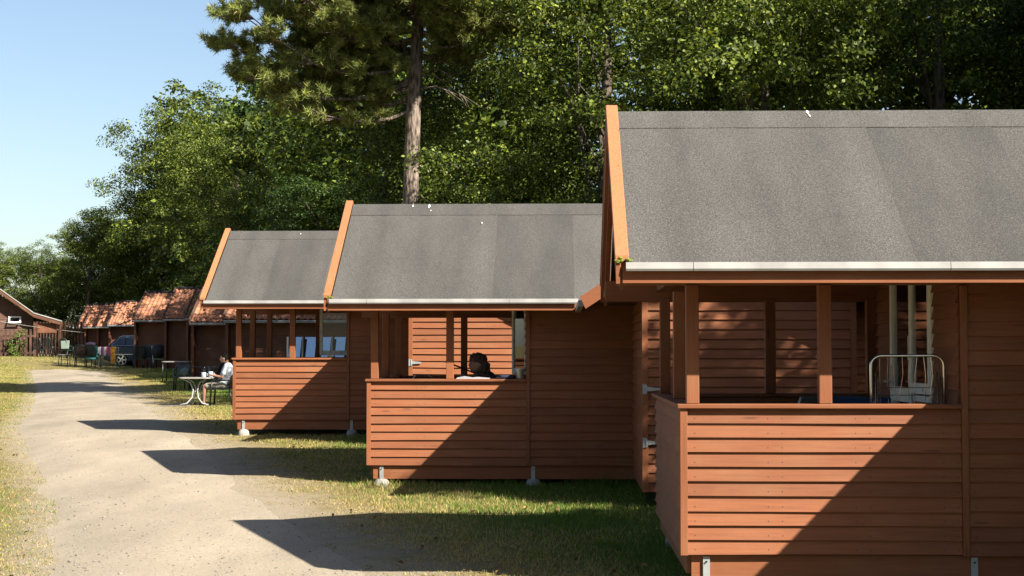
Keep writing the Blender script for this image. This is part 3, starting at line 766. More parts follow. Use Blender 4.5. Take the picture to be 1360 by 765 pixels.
# ------------------------------------------------------------------ gabled hut and fence at the far left
def make_gable_hut():
    x, y = -37.6, 90.9
    g = GZ(-33, 93)-.15
    H = thing('gabled_hut', 'brown hut with white-edged roof and small open white window by the fence', 'hut', (x, y, g), R(18.4))
    P = lambda nm, mb, mat, parent=H: obj(nm, mb, M[mat], parent)
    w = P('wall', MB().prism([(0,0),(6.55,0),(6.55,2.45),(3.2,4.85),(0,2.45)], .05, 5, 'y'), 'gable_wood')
    n = 36; s = MB()
    for k in range(34):
        z = k*.13
        if z > 4.5: break
        hw = 6.55 if z < 2.3 else 6.55-(z-2.3)*1.33
        x0 = 0 if z < 2.3 else (z-2.3)*1.28
        s.prism([(.024, z), (.046, z+.14), (.051, z+.14), (.051, z)], x0+.02, hw-.06)
    so = P('siding', s, 'gable_wood'); so['kind'] = 'stuff'
    pr = [(2.6,5.45),(5.0,4.05-.0),(6.5,2.98),(8.1,2.42)]
    pts = [(3.2,5.05),(4.9,3.85),(6.6,2.62),(8.2,2.15)]
    top = [(a, b+.10) for a, b in pts]
    roof = P('roof', MB().prism(pts+top[::-1], -.7, 5.3, 'y').prism([(3.2,5.05),(-.6,2.3),(-.6,2.4),(3.2,5.15)], -.7, 5.3, 'y'), 'dark_wood')
    P('felt_sheet', MB().prism([(a, b+.102) for a, b in pts]+[(a, b+.115) for a, b in pts[::-1]], -.72, 5.3, 'y'), 'felt', roof)
    P('verge_board', MB().prism([(a, b-.16) for a, b in pts]+[(a, b+.02) for a, b in pts[::-1]], -.75, -.715, 'y'), 'dark_wood')
    P('verge_trim', MB().prism([(a, b+.06) for a, b in pts]+[(a, b+.125) for a, b in pts[::-1]], -.78, -.715, 'y'), 'gutter')
    # open top-hung window
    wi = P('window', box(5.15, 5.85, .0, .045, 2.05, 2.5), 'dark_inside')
    sash = MB().box(-.36,.36,-.02,.02,-.50,-.41).box(-.36,.36,-.02,.02,-.08,0).box(-.36,-.27,-.02,.02,-.41,-.08).box(.27,.36,-.02,.02,-.41,-.08)
    obj('sash', sash, M['white_paint'], wi, (5.5, -.02, 2.52), (R(-38), 0, 0))
    obj('pane', box(-.27,.27,-.003,.003,-.41,-.08), M['glass'], wi, (5.5, -.02, 2.52), (R(-38), 0, 0))
    for px in (6.58, 8.0):
        P('post', box(px, px+.16, -.5, -.34, 0, 2.2), 'dark_wood')
    P('porch_screen', box(6.8, 7.9, -.44, -.40, 1.55, 2.12), 'hut_wood')
    for k in range(7):
        P('slat', box(6.78+k*.17, 6.86+k*.17, -.42, -.38, .1, 1.53), 'fence_wood')
    # slatted rail in front of the lower wall
    for k in range(14):
        P('slat', box(3.3+k*.235, 3.43+k*.235, -.62, -.59, .1, 1.75), 'fence_wood')
    P('slat_rail', box(3.2, 6.6, -.585, -.55, 1.3, 1.42).box(3.2, 6.6, -.585, -.55, .3, .42), 'fence_wood')
    return H
make_gable_hut()
def make_fence():
    y = 99.0; xa = -33.6; z = GZ(-31, y)-.05
    F = thing('picket_fence', 'dark wooden picket fence between the gabled hut and the tiled huts', 'fence', (xa, y, z))
    for k in range(17):
        h = 2.2 + .05*random.random()
        obj('picket', box(k*.20, k*.20+.11, -.03, 0, .05, h), M['fence_wood'], F)
    for hz in (.5, 1.7): obj('rail', box(0, 3.4, .001, .06, hz, hz+.1), M['dark_wood'], F)
    for k in range(3): obj('post', box(k*1.6, k*1.6+.11, .062, .17, -.1, 2.15), M['dark_wood'], F)
make_fence()
def make_caravan():
    x, y = -34.6, 116.0
    g = GZ(x, y)
    C = thing('caravan', 'pale blue-white caravan roof showing above the picket fence', 'caravan', (x, y, g))
    prof = [(-.0,.5),(.25,.38),(2.1,.38),(2.3,.6),(2.35,1.6),(2.2,2.75),(2.0,2.9),(.3,2.9),(.1,2.75),(-.05,1.6)]
    obj('body', MB().prism(prof, -1, 3.6), plain('caravan_blue', (.50,.62,.70), .4), C, bevel=.05)
    for k in range(3): obj('window', box(.0+k*1.1, .8+k*1.1, -.058, -.045, 1.5, 2.2), M['mirror_glass'], C)
    for wx in (1.0, 1.8): obj('wheel', MB().tube([(wx,0,.33),(wx,.2,.33)], .33, 16), M['rubber'], C)
make_caravan()
wl = MB().tube([(-32.6, 90.3, 3.62), (-31.3, 91.6, 3.36), (-30.3, 94.0, 3.16), (-29.6, 97.5, 3.02)], .011, 6)
tag(obj('washing_line', wl, M['table_top']), 'thin pale washing line running from the gabled hut to the fence', 'line')

# ------------------------------------------------------------------ furniture
def garden_chair(label, x, y, rotz, mat='black_plastic', group='plastic garden chairs', high=False, zf=None, tint=None):
    g = GZ(x, y) if zf is None else zf
    C = thing('garden_chair', label, 'chair', (x, y, g), rotz, group)
    mt = M[mat]; hb = 1.06 if high else .86
    # chair faces local -y
    sm = MB()
    for k in range(6):
        yy = -.24 + k*.085
        sm.prism([(-.225, .43+.012*abs(k-2)), (.225, .43+.012*abs(k-2)), (.23, .41), (-.23, .41)], yy, yy+.082, 'y')
    obj('seat', sm, mt, C)
    bk = obj('backrest', MB().tube([(-.22,.24,.42),(-.24,.30,.65),(-.20,.36,hb-.06),(-.10,.375,hb),(.10,.375,hb),(.20,.36,hb-.06),(.24,.30,.65),(.22,.24,.42)], .022, 8), mt, C, smooth=True)
    for k in range(6):
        u = -.16+k*.064
        obj('slat', MB().prism([(u-.022, .44), (u+.022, .44), (u+.022, hb-.02), (u-.022, hb-.02)], .0, .012, 'y'), mt, bk, (0, .245, 0), (R(-12.5 if not high else -11), 0, 0)).location = (0, .16 if not high else .165, .0)
    for sx in (-1, 1):
        obj('leg', MB().tube([(sx*.24,-.25,0),(sx*.235,-.22,.42),(sx*.245,-.20,.64)], [.022,.026,.022], 8), mt, C, smooth=True)
        obj('leg', MB().tube([(sx*.24,.33,0),(sx*.225,.25,.42)], [.02,.026], 8), mt, C, smooth=True)
        obj('armrest', MB().tube([(sx*.245,-.24,.63),(sx*.265,.0,.645),(sx*.235,.31,.66)], [.02,.03,.02], 8), mt, C, smooth=True)
    return C
def garden_table(label, x, y, rotz=0, L=.8, D=.8, h=.72, legmat='white_metal', curved=True, topmat='table_top'):
    T = thing('garden_table', label, 'table', (x, y, GZ(x, y)), rotz, 'garden tables on the grass')
    mb = MB()
    n = 24; poly = []
    for k in range(n):
        a = 2*math.pi*k/n; c, s = math.cos(a), math.sin(a)
        e = .35
        poly.append((math.copysign(abs(c)**e, c)*L/2, math.copysign(abs(s)**e, s)*D/2))
    obj('table_top', mb.prism(poly, h-.03, h, 'z'), M[topmat], T)
    for sx in (-1, 1):
        for sy in (-1, 1):
            if curved:
                obj('leg', MB().tube([(sx*.30*L/.8,sy*.26,h-.032),(sx*.12,sy*.20,h-.14),(sx*.055,sy*.17,h*.55),(sx*.08,sy*.19,.20),(sx*.20,sy*.24,.05),(sx*.36*L/.8,sy*.28,.016)], .018, 8), M[legmat], T, smooth=True)
            else:
                obj('leg', MB().tube([(sx*(L/2-.06),sy*(D/2-.06),0),(sx*(L/2-.07),sy*(D/2-.07),h-.03)], .02, 8), M[legmat], T, smooth=True)
    if curved: obj('stretcher', MB().tube([(0,-.19,h*.5),(0,.19,h*.5)], .016, 8).tube([(-.06,0,h*.5),(.06,0,h*.5)], .016, 8), M[legmat], T)
    return T

# the seated man's place, 40 m away
garden_table('pale garden table with curved white legs and two mugs, before the seated man', -9.40, 40.6, 0, .84, .8)
def mug(label, x, y, z, mat, r=.045, h=.10, s=1):
    m = obj('mug', MB().lathe([(r*.9,0),(r,.01),(r,h),(r*.86,h),(r*.82,.015)], 16).tube([(r,0,h*.75),(r*1.6,0,h*.7),(r*1.6,0,h*.35),(r,0,h*.25)], .008, 6), mat, None, (x, y, z), smooth=True)
    return tag(m, label, 'mug', 'mugs on the table before the man')
zt = GZ(-9.40, 40.6)+.72
M['mug'] = plain('pale_blue_glaze', (.48,.55,.60), .3)
mug('pale blue mug on the garden table, farther from the seated man', -9.20, 40.5, zt, M['mug'], .06, .13)
mug('pale blue mug on the garden table, closer to the seated man', -9.04, 40.6, zt, M['mug'], .06, .15)
for k, (dx, lab) in enumerate(((-.14, 'dark bottle on the garden table left of both mugs'), (-.02, 'dark bottle standing between the two mugs on the garden table'))):
    b = obj('bottle', MB().lathe([(.035,0),(.037,.16),(.014,.23),(.014,.29)], 12), plain('bottle_glass', (.02,.018,.016), .12), None, (-9.12+dx, 40.85, zt), smooth=True)
    tag(b, lab, 'bottle')
man_chair = garden_chair('black plastic garden chair the man sits in', -8.74, 40.55, R(-90))
garden_chair('black garden chair with slatted back and pale bag, facing away beside the dark table', -11.95, 49.6, R(8))
garden_chair('black garden chair standing side-on behind the two mugs', -11.15, 50.2, R(-100))
bag = MB().blob((0,0,.13), (.15,.10,.15), 4, 3, .3)
tag(obj('bag', bag, cloth('teal_grey_cloth', (.16,.22,.20)), None, (-11.85, 49.5, GZ(-11.9, 49.6)+.44), smooth=True), 'grey-green cloth bag lying on a black garden chair seat', 'bag')
garden_table('dark table among the black chairs near the seated man', -11.45, 50.6, 0, 1.3, .75, .72, 'black_plastic', False, 'black_plastic')
garden_table('pale-topped table on dark legs before the tiled huts', -13.9, 56.8, 0, 1.0, .7, .75, 'black_plastic', False)
# concrete slabs under the tables
for (x, y, w, d, lab) in ((-8.95, 40.9, 2.6, 1.7, 'grey concrete slab under the man and his table'), (-11.6, 50.2, 3.0, 1.6, 'grey concrete slab under the black chairs'), (-14.0, 57.2, 3.2, 1.8, 'grey concrete slab under the pale-topped table')):
    z = GZ(x, y)
    o = obj('paving_slab', box(-w/2, w/2, -d/2, d/2, -.08, -.004), M['slab'], None, (x, y, z), (R(1.0), 0, 0)); tag(o, lab, 'paving slab')

# chairs, airer and odds and ends by the car, 76 m away
YC = 75.2
garden_chair('green-black high-backed garden chair beside the car, turned aside', -20.25, YC, R(200), 'green_plastic', high=True)
garden_chair('grey-covered garden chair in front of the sunlit hut corner', -19.75, YC+.2, R(170), 'black_plastic', high=True)
cv = MB()
cv.blob((0,.20,.78), (.30,.10,.34), 2, 3, .12)
tag(obj('towel', cv, cloth('slate_towel', (.10,.13,.15)), None, (-19.75, YC-.02, GZ(-19.75, YC)), smooth=True), 'slate grey towel over the chair in front of the hut corner', 'towel')
garden_chair('black garden chair with red cloth, second from the small pale table', -23.05, YC, R(190), high=True)
garden_chair('black garden chair under a teal towel, next to the clothes airer', -22.45, YC+.1, R(170), high=True)
tw = MB().prism([(-.24,.45),(.24,.45),(.25,.85),(.22,1.0),(-.22,1.0),(-.25,.85)], .10, .16, 'y').prism([(-.25,.38),(.25,.38),(.25,.46),(-.25,.46)], -.26, .15, 'y')
tag(obj('towel', tw, cloth('teal_towel', (.04,.26,.25)), None, (-22.45, YC-.2, GZ(-22.4, YC)), bevel=.03), 'teal towel hanging over a black garden chair', 'towel')
cu = MB().blob((0,0,0), (.26,.12,.12), 5, 3, .2)
tag(obj('cushion', cu, cloth('purple_cushion', (.06,.035,.075)), None, (-22.65, YC+.25, GZ(-22.4, YC)+1.1), smooth=True), 'purple cushion on top of the chair with the teal towel', 'cushion')
rc = MB().blob((0,0,0), (.20,.10,.22), 8, 3, .2)
tag(obj('cloth', rc, cloth('dark_red_cloth', (.16,.03,.03)), None, (-23.0, YC-.05, GZ(-23, YC)+.66), smooth=True), 'dark red cloth bundled on a black garden chair', 'cloth')
garden_table('small pale garden table at the leftmost end of the chairs', -23.75, YC-.3, 0, .55, .5, .55, 'black_plastic', False)
garden_chair('pale green garden chair by the picket fence', -26.5, 84.0, R(160), 'green_plastic', high=True)
tag(obj('towel', MB().prism([(-.2,.5),(.22,.5),(.25,.95),(-.22,.92)], 0, .05, 'y'), cloth('sage_towel', (.28,.36,.30)), None, (-26.5, 83.6, GZ(-26.5, 84)), bevel=.02), 'sage green towel on the chair by the picket fence', 'towel')
garden_chair('dark garden chair in the shade before the picket fence', -28.2, 86.0, R(190), high=True)
garden_chair('dark garden chair standing closest to the gabled hut porch', -29.0, 87.0, R(170), high=True)

def airer(label, x, y, z, w, h, d, group=None, mat='white_metal', wires=7):
    A = thing('clothes_airer', label, 'clothes airer', (x, y, z))
    return A
def make_far_airer():
    x, y = -21.5, YC-.7; g = GZ(x, y)
    A = thing('clothes_airer', 'white folding clothes airer hung with washing, in front of the dark car', 'clothes airer', (x, y, g))
    for sy in (-1, 1):
        obj('frame', MB().tube([(-.42,sy*.30,0),(-.42,-sy*.24,.98)], .012, 6).tube([(.42,sy*.30,0),(.42,-sy*.24,.98)], .012, 6).tube([(-.42,-sy*.24,.98),(.42,-sy*.24,.98)], .012, 6), M['white_metal'], A)
    for k in range(5): obj('wire', MB().tube([(-.42,-.2+k*.1,.98),(.42,-.2+k*.1,.98)], .006, 5), M['white_metal'], A)
    items = [(-.36,.15,.30,(.75,.72,.70),'white towel at one end of the airer'), (-.22,.13,.36,(.30,.10,.32),'purple towel on the airer'), (-.09,.12,.40,(.70,.55,.58),'pale pink towel on the airer'),
             (.04,.12,.34,(.55,.09,.13),'red towel on the airer'), (.13,.10,.42,(.38,.12,.26),'plum towel on the airer')]
    for (dx, w_, h_, c, lab) in items:
        mb = MB().prism([(-.30,.99),(-.285,1.01),(-.27,.99),(-.262,.99-h_*.8),(-.272,.99-h_*.8),(-.285,.985),(-.30,.99-h_),(-.31,.99-h_)], dx-w_/2, dx+w_/2)
        tag(obj('towel', mb, cloth('towel_cloth', c), None, (x, y, g)), lab, 'towel', 'washing on the airer')
    mb = MB().prism([(-.31,.99),(-.285,1.02),(-.265,.99),(-.258,.30),(-.270,.30),(-.285,.985),(-.305,.22),(-.32,.22)], .19, .42)
    tag(obj('towel', mb, cloth('yellow_towel', (.78,.36,.03)), None, (x, y, g)), 'long orange-yellow towel hanging from the airer', 'towel', 'washing on the airer')
make_far_airer()
# folded dark parasol and buggy-like heap beside the hut corner
pb = thing('pushchair', 'dark hooded pushchair with green lining before the tiled hut', 'pushchair', (-19.05, 74.3, GZ(-19.05, 74.3)), R(20))
hood = []
mb = MB()
for k in range(6):
    a = R(10+k*30); mb.tube([(-.28,0,.62),(-.28+.02,math.cos(a)*.42,.62+math.sin(a)*.45),(.28-.02,math.cos(a)*.42,.62+math.sin(a)*.45),(.28,0,.62)], .03, 6)
obj('hood', MB().blob((0,.08,.80), (.34,.40,.36), 3, 3, .1), M['rubber'], pb, smooth=True)
obj('seat', MB().prism([(-.35,.40),(.30,.40),(.42,.95),(.34,.98),(.22,.50),(-.35,.48)], -.26, .26), cloth('green_lining', (.20,.26,.10)), pb)
obj('frame', MB().tube([(-.27,-.45,.2),(-.27,.35,.9),(-.27,.60,1.05),(.27,.60,1.05),(.27,.35,.9),(.27,-.45,.2)], .015, 6).tube([(-.27,.4,.18),(-.27,-.1,.6)], .015, 6).tube([(.27,.4,.18),(.27,-.1,.6)], .015, 6), M['galv'], pb)
for (wx, wy) in ((-.3,-.45),(.3,-.45),(-.3,.42),(.3,.42)):
    obj('wheel', MB().tube([(wx-.02,wy,.14),(wx+.02,wy,.14)], .14, 14), M['rubber'], pb)

# ------------------------------------------------------------------ car
def make_car():
    x, y = -20.9, 80.6; g = GZ(x, y)
    C = thing('parked_car', 'dark blue estate car with pale roof rail, half hidden by a tiled hut', 'car', (x, y, g))
    # local: rear at -x, nose +x, near side -y
    blue = plain('dark_blue_paint', (.012,.022,.05), .18); blue.node_tree.nodes['Principled BSDF'].inputs['Specular IOR Level'].default_value = .3
    body = [(-2.28,.42),(-2.33,.62),(-2.28,.92),(-2.2,1.02),(1.0,1.0),(1.15,.97),(2.05,.82),(2.25,.62),(2.28,.40),(2.1,.25),(-2.1,.25)]
    def shell(poly, w0, w1, zlo, zhi):
        mb = MB(); n = len(poly); vs_ = []
        for s_ in (-1, 1):
            for (px, pz) in poly:
                t = (pz-zlo)/(zhi-zlo); vs_.append((px, s_*(w0+(w1-w0)*t), pz))
        fs_ = [tuple(range(n)), tuple(range(2*n-1, n-1, -1))] + [(i_, i_+n, (i_+1) % n+n, (i_+1) % n) for i_ in range(n)]
        return mb.add(vs_, fs_)
    obj('body', shell(body, .90, .86, .25, 1.02), blue, C, bevel=.04, smooth=False)
    obj('cabin', shell([(-2.2,1.0),(-1.75,1.44),(-1.5,1.49),(-.3,1.52),(.1,1.47),(1.05,1.0)], .86, .66, 1.0, 1.5), blue, C, bevel=.03)
    gl = M['mirror_glass_dark'] = plain('tinted_glass', (.015,.02,.03), .05, spec=.8)
    def side(poly, nm):
        mb = MB(); vs_ = []
        for (px, pz) in poly:
            t = (pz-1.0)/.5; vs_.append((px, -(.86-.2*t)-.006, pz))
        for (px, pz) in poly:
            t = (pz-1.0)/.5; vs_.append((px, -(.86-.2*t)+.01, pz))
        n = len(poly)
        obj(nm, mb.add(vs_, [tuple(range(n)), tuple(range(2*n-1, n-1, -1))]+[(i_, i_+n, (i_+1) % n+n, (i_+1) % n) for i_ in range(n)]), gl, C)
    side([(-1.95,1.06),(-1.58,1.40),(-1.30,1.42),(-1.30,1.06)], 'side_window')
    side([(-1.24,1.06),(-1.24,1.42),(-.35,1.44),(-.35,1.06)], 'side_window')
    side([(-.28,1.06),(-.28,1.44),(.10,1.40),(.72,1.08)], 'side_window')
    obj('rear_window', MB().prism([(-2.17,1.06),(-1.80,1.42),(-1.785,1.41),(-2.15,1.05)], -.62, .62, 'y'), gl, C)
    tr = MB().tube([(-1.99,-.855,1.045),(-1.60,-.715,1.435),(-1.28,-.705,1.455),(.08,-.70,1.44)], .012, 6).tube([(-1.99,-.855,1.045),(.75,-.855,1.05)], .010, 6)
    obj('window_trim', tr, M['chrome'], C)
    for s_ in (-1, 1): obj('roof_rail', MB().tube([(-1.65,s_*.60,1.48),(-1.5,s_*.60,1.545),(-.2,s_*.60,1.565),(.0,s_*.60,1.51)], .018, 8), M['chrome'], C)
    obj('side_trim', box(-1.95, 1.1, -.905, -.89, .60, .63), M['chrome'], C)
    obj('bumper', box(-2.37, -2.2, -.86, .86, .34, .56), blue, C, bevel=.04)
    red = plain('tail_light_red', (.35,.01,.01), .2)
    for s_ in (-1, 1): obj('tail_light', box(-2.345, -2.1, *sorted((s_*.70, s_*.885)), .70, .98), red, C, bevel=.02)
    for s_ in (-1, 1): obj('headlight', box(2.0, 2.22, *sorted((s_*.55, s_*.85)), .62, .76), M['white_paint'], C, bevel=.02)
    for wx in (-1.42, 1.35):
        for s_ in (-1, 1):
            w = obj('wheel', MB().lathe([(.24,-.10),(.32,-.10),(.335,-.07),(.335,.07),(.32,.10),(.24,.10)], 24), M['rubber'], C, (wx, s_*.80, .335), (R(90), 0, 0), smooth=True)
            rim = MB().lathe([(.05,-.105),(.05,-.085)], 12)
            for k in range(5):
                a = 2*math.pi*k/5
                c, sn = math.cos(a), math.sin(a)
                rim.add([(c*.03-sn*.035, sn*.03+c*.035, .10*1.06), (c*.03+sn*.035, sn*.03-c*.035, .10*1.06), (c*.235+sn*.028, sn*.235-c*.028, .10*1.0), (c*.235-sn*.028, sn*.235+c*.028, .10*1.0),
                         (c*.03-sn*.035, sn*.03+c*.035, .075), (c*.03+sn*.035, sn*.03-c*.035, .075), (c*.235+sn*.028, sn*.235-c*.028, .075), (c*.235-sn*.028, sn*.235+c*.028, .075)],
                        [(0,1,2,3),(7,6,5,4),(0,4,5,1),(1,5,6,2),(2,6,7,3),(3,7,4,0)])
            rim.tube([(.235*math.cos(R(15*q)), .235*math.sin(R(15*q)), .098) for q in range(25)], .014, 6, cap=False)
            obj('rim', rim, M['chrome'], w, (0,0,0), (0 if s_ < 0 else math.pi, 0, 0))
make_car()

# ------------------------------------------------------------------ people
def fuse(name, caps, balls, mat, voxel=.014, smooth_it=6):
    """tapered capsules and ellipsoids melted into one continuous skin"""
    mb = MB()
    def sph(c, r):
        bm = bmesh.new(); bmesh.ops.create_uvsphere(bm, u_segments=14, v_segments=10, radius=1)
        vs_ = [(c[0]+v.co.x*r[0], c[1]+v.co.y*r[1], c[2]+v.co.z*r[2]) for v in bm.verts]; fs_ = [tuple(v.index for v in f.verts) for f in bm.faces]; bm.free()
        mb.add(vs_, fs_)
    for p0, p1, r0, r1 in caps:
        mb.tube([p0, p1], [r0, r1], 14); sph(p0, (r0,)*3); sph(p1, (r1,)*3)
    for c, r in balls: sph(c, r)
    me = mb.mesh(name, mat)
    o = bpy.data.objects.new('tmp', me); col.objects.link(o)
    m = o.modifiers.new('r', 'REMESH'); m.mode = 'VOXEL'; m.voxel_size = voxel
    s = o.modifiers.new('s', 'SMOOTH'); s.iterations = smooth_it; s.factor = .5
    dg = bpy.context.evaluated_depsgraph_get()
    out = bpy.data.meshes.new_from_object(o.evaluated_get(dg))
    bpy.data.objects.remove(o)
    out.name = name
    out.materials.clear(); out.materials.append(mat)
    out.polygons.foreach_set('use_smooth', [True]*len(out.polygons))
    return out
M['skin'] = plain('skin', (.42,.22,.14), .55, noise=.08)
M['hair_black'] = plain('black_hair', (.010,.009,.008), .85, spec=.1)
M['hair_brown'] = plain('dark_brown_hair', (.085,.040,.022), .6, noise=.35, nscale=40, bump=.8)

def hand(caps, w, d, up, s=1.0, curl=.5):
    """palm and five bent fingers; w wrist, d pointing direction, up back of the hand"""
    d = Vector(d).normalized(); up = Vector(up); up = (up - d*up.dot(d)).normalized(); sd = d.cross(up)
    w = Vector(w); palm = w + d*.085*s
    caps.append((w, palm, .026*s, .030*s)); caps.append((w+sd*.014*s+d*.03*s, palm+sd*.024*s, .017*s, .016*s)); caps.append((w-sd*.014*s+d*.03*s, palm-sd*.024*s, .017*s, .016*s))
    for k, l in enumerate((.068, .078, .072, .056)):
        b = palm + sd*(.030-.020*k)*s; m = b + (d - up*curl*.5).normalized()*l*.5*s; e = m + (d - up*curl*1.5).normalized()*l*.5*s
        caps.append((b, m, .0095*s, .009*s)); caps.append((m, e, .009*s, .0075*s))
    tb = w + d*.03*s + sd*.028*s; tm = tb + (sd*.7+d*.7-up*.2).normalized()*.035*s; te = tm + (d-up*.4).normalized()*.03*s
    caps.append((tb, tm, .012*s, .011*s)); caps.append((tm, te, .011*s, .009*s))

def seated_person(name, label, loc, rotz, seat=.45, hair='short', arms='table', shirt=None, shorts=None, lean=.10, back=None, head_tilt=.12, bow=0):
    """faces local -y"""
    Pn = thing(name, label, 'person', loc, rotz)
    hip = Vector((0, .02, seat+.10)); chest = hip + Vector((0, lean, .36)); neck = chest + Vector((0, -.02-bow*.4, .17)); head = neck + Vector((0, -.05-head_tilt*.3-bow, .15-bow*.35))
    caps = [(hip, hip+Vector((0,lean*.4,.16)), .145, .135), (hip+Vector((0,lean*.4,.16)), chest, .135, .15), (chest, neck, .11, .06), (neck-Vector((0,0,.04)), neck+Vector((0,-.02,.09)), .055, .055)]
    balls = [(chest+Vector((0,0,.02)), (.19,.115,.16)), (hip, (.18,.14,.12)), (head, (.078,.098,.115)), (head+Vector((0,-.03,-.055)), (.058,.065,.06)),
             (head+Vector((0,-.105,-.012)), (.014,.020,.026)), (head+Vector((0,-.098,-.058)), (.024,.010,.009)), (head+Vector((.08,.01,-.01)), (.012,.020,.030)), (head+Vector((-.08,.01,-.01)), (.012,.020,.030))]
    sc = []; shc = []
    for s_ in (-1, 1):
        kn = Vector((s_*.12, -.42, seat+.07)); an = Vector((s_*.12, -.47-(.08 if s_ < 0 else -.04), .09)); th0 = hip+Vector((s_*.09, -.02, -.02))
        caps += [(th0, kn, .085, .058), (kn, an, .056, .036), (an, an+Vector((0,-.13,-.055)), .038, .028), (an, an+Vector((0,.04,-.05)), .035, .032)]
        shc += [(th0, kn+Vector((0,.06,0)), .098, .080)]
        sh = chest + Vector((s_*.175, 0, .10))
        if arms == 'table':
            el = sh + Vector((s_*.05, -.10, -.27)); wr = el + Vector((-s_*.06, -.24, .05))
        else:
            el = sh + Vector((s_*.02, -.22, -.17)); wr = el + Vector((-s_*.10, -.12, .16)) if s_ > 0 else el + Vector((.12, -.22, -.01))
        caps += [(sh, el, .052, .042), (el, wr, .040, .027)]
        hand(caps, wr, (wr-el).normalized(), (0, 0, 1), 1.0, .6)
        sc += [(sh, sh+(el-sh)*(.62 if arms == 'table' else 1.0), .068, .066)]
        if arms != 'table': sc += [(el, el+(wr-el)*.8, .052, .042)]
    body = link('body', fuse('body', caps, balls, M['skin'], .011, 4), Pn)
    scap = [(hip+Vector((0,0,.04)), hip+Vector((0,lean*.4,.16)), .158, .15), (hip+Vector((0,lean*.4,.16)), chest, .15, .165), (chest, chest+Vector((0,0,.10)), .15, .12)] + sc
    link('shirt', fuse('shirt', scap, [(chest+Vector((0,0,.03)), (.205,.13,.165)), (hip+Vector((0,0,.06)), (.19,.155,.11))], shirt, .014, 8), Pn)
    link('shorts', fuse('shorts', shc, [(hip+Vector((0,0,-.02)), (.20,.155,.12))], shorts, .014, 8), Pn)
    for s_ in (-1, 1):
        an = Vector((s_*.12, -.47-(.08 if s_ < 0 else -.04), .09))
        link('shoe', fuse('shoe', [(an+Vector((0,.045,-.055)), an+Vector((0,-.17,-.06)), .040, .034)], [(an+Vector((0,-.06,-.055)), (.046,.12,.034))], M['rubber'], .012, 4), Pn)
        obj('eye', MB().blob(head+Vector((s_*.031,-.088,.012)), (.010,.007,.007), 1, 1, 0), M['rubber'], body)
    if hair == 'short':
        link('hair', fuse('hair', [], [(head+Vector((0,.018,.035)), (.086,.098,.098)), (head+Vector((0,.05,-.02)), (.076,.062,.075))], M['hair_black'], .012, 4), Pn)
    else:
        hb = [(head+Vector((0,.042,.035)), (.102,.100,.104)), (head+Vector((.0,.07,-.08)), (.112,.090,.14)), (head+Vector((.0,.10,-.19)), (.118,.085,.13))]
        rr = random.Random(3)
        for k in range(110):
            a = rr.uniform(0, math.pi); t = rr.uniform(-.28, .05); kk = 1-.9*max(0, t)/.1
            hb.append((head+Vector((math.cos(a)*.114*kk, .045+math.sin(a)*.108*kk, t)), (.022,.022,.030)))
        hb.append((head+Vector((0,.005,.062)), (.10,.105,.080)))
        hm = fuse('hair', [], hb, M['hair_brown'], .008, 2)
        for v in hm.vertices:                                  # loose curls
            n_ = mnoise.noise(v.co*38) + .7*mnoise.noise(v.co*85)
            v.co += v.normal*n_*.016
        hm.update(); link('hair', hm, Pn)
    return Pn
seated_person('person', 'seated person in white shirt and pale shorts at the garden table', (-8.74, 40.55, GZ(-8.74, 40.55)), R(-90), .43, 'short', 'table',
              cloth('white_shirt_shade_blue', (.60,.66,.74), .05), cloth('beige_shorts', (.36,.32,.25)), lean=.14)  # white shirt; its blue-grey shade is mixed into the colour
c2x, c2y, c2z = CAB[1]
seated_person('person', 'person with long dark brown hair and dark top, bent forward in the middle porch', (c2x+1.40, c2y+.62, c2z+.375), R(-62), .36, 'long', 'chin',
              cloth('dark_top', (.025,.024,.03)), cloth('dark_trousers', (.03,.035,.05)), lean=.03, bow=.035)
garden_chair('black garden chair under the long-haired person in the middle porch', c2x+1.40, c2y+.62, R(-62), zf=c2z+.375, group='chairs in the porches').scale = (1, 1, .82)

# ------------------------------------------------------------------ things in the porches
c1x, c1y, c1z = CAB[0]
def make_airer():
    x, y = c1x+1.655, c1y+.33
    A = thing('clothes_airer', 'chrome wire clothes airer standing in the nearest porch', 'clothes airer', (x, y, c1z+.375))
    top = 1.286
    def U(w, h, yy, r=.011, lean=0.0):
        c = .075; pts = [(-w, yy-lean, 0), (-w, yy, h-c)]
        for k in range(1, 6):
            a = R(180-18*k); pts.append((-w+c+math.cos(a)*c, yy, h-c+math.sin(a)*c))
        pts += [(w-c, yy, h)]
        for k in range(1, 6):
            a = R(90-18*k); pts.append((w-c+math.cos(a)*c, yy, h-c+math.sin(a)*c))
        pts += [(w, yy-lean, 0)]
        return pts
    obj('frame', MB().tube(U(.265, top, 0), .011, 10), M['chrome'], A, smooth=True)
    obj('inner_frame', MB().tube([(-.225,.10,0),(-.225,.05,top-.12)], .010, 8).tube([(.235,.10,0),(.235,.05,top-.12)], .010, 8), M['chrome'], A, smooth=True)
    for sx in (-.235, .24): obj('foot_leg', MB().tube([(sx,-.12,0),(sx+.004,-.02,top-.16)], .010, 8), M['chrome'], A, smooth=True)
    rr = random.Random(5)
    for k in range(8):
        u = -.20+k*.055
        obj('wire', MB().tube([(u+rr.uniform(-.012,.012),.02,top-.01),(u+rr.uniform(-.012,.012),.03,top-.14),(u+rr.uniform(-.02,.02),.05,top-.32),(u,.06,.3)], .0028, 5), M['chrome'], A)
    for h in (top-.235, top-.29):
        obj('wire', MB().tube([(-.225,.055,h),(.235,.055,h)], .003, 5), M['chrome'], A)
make_airer()
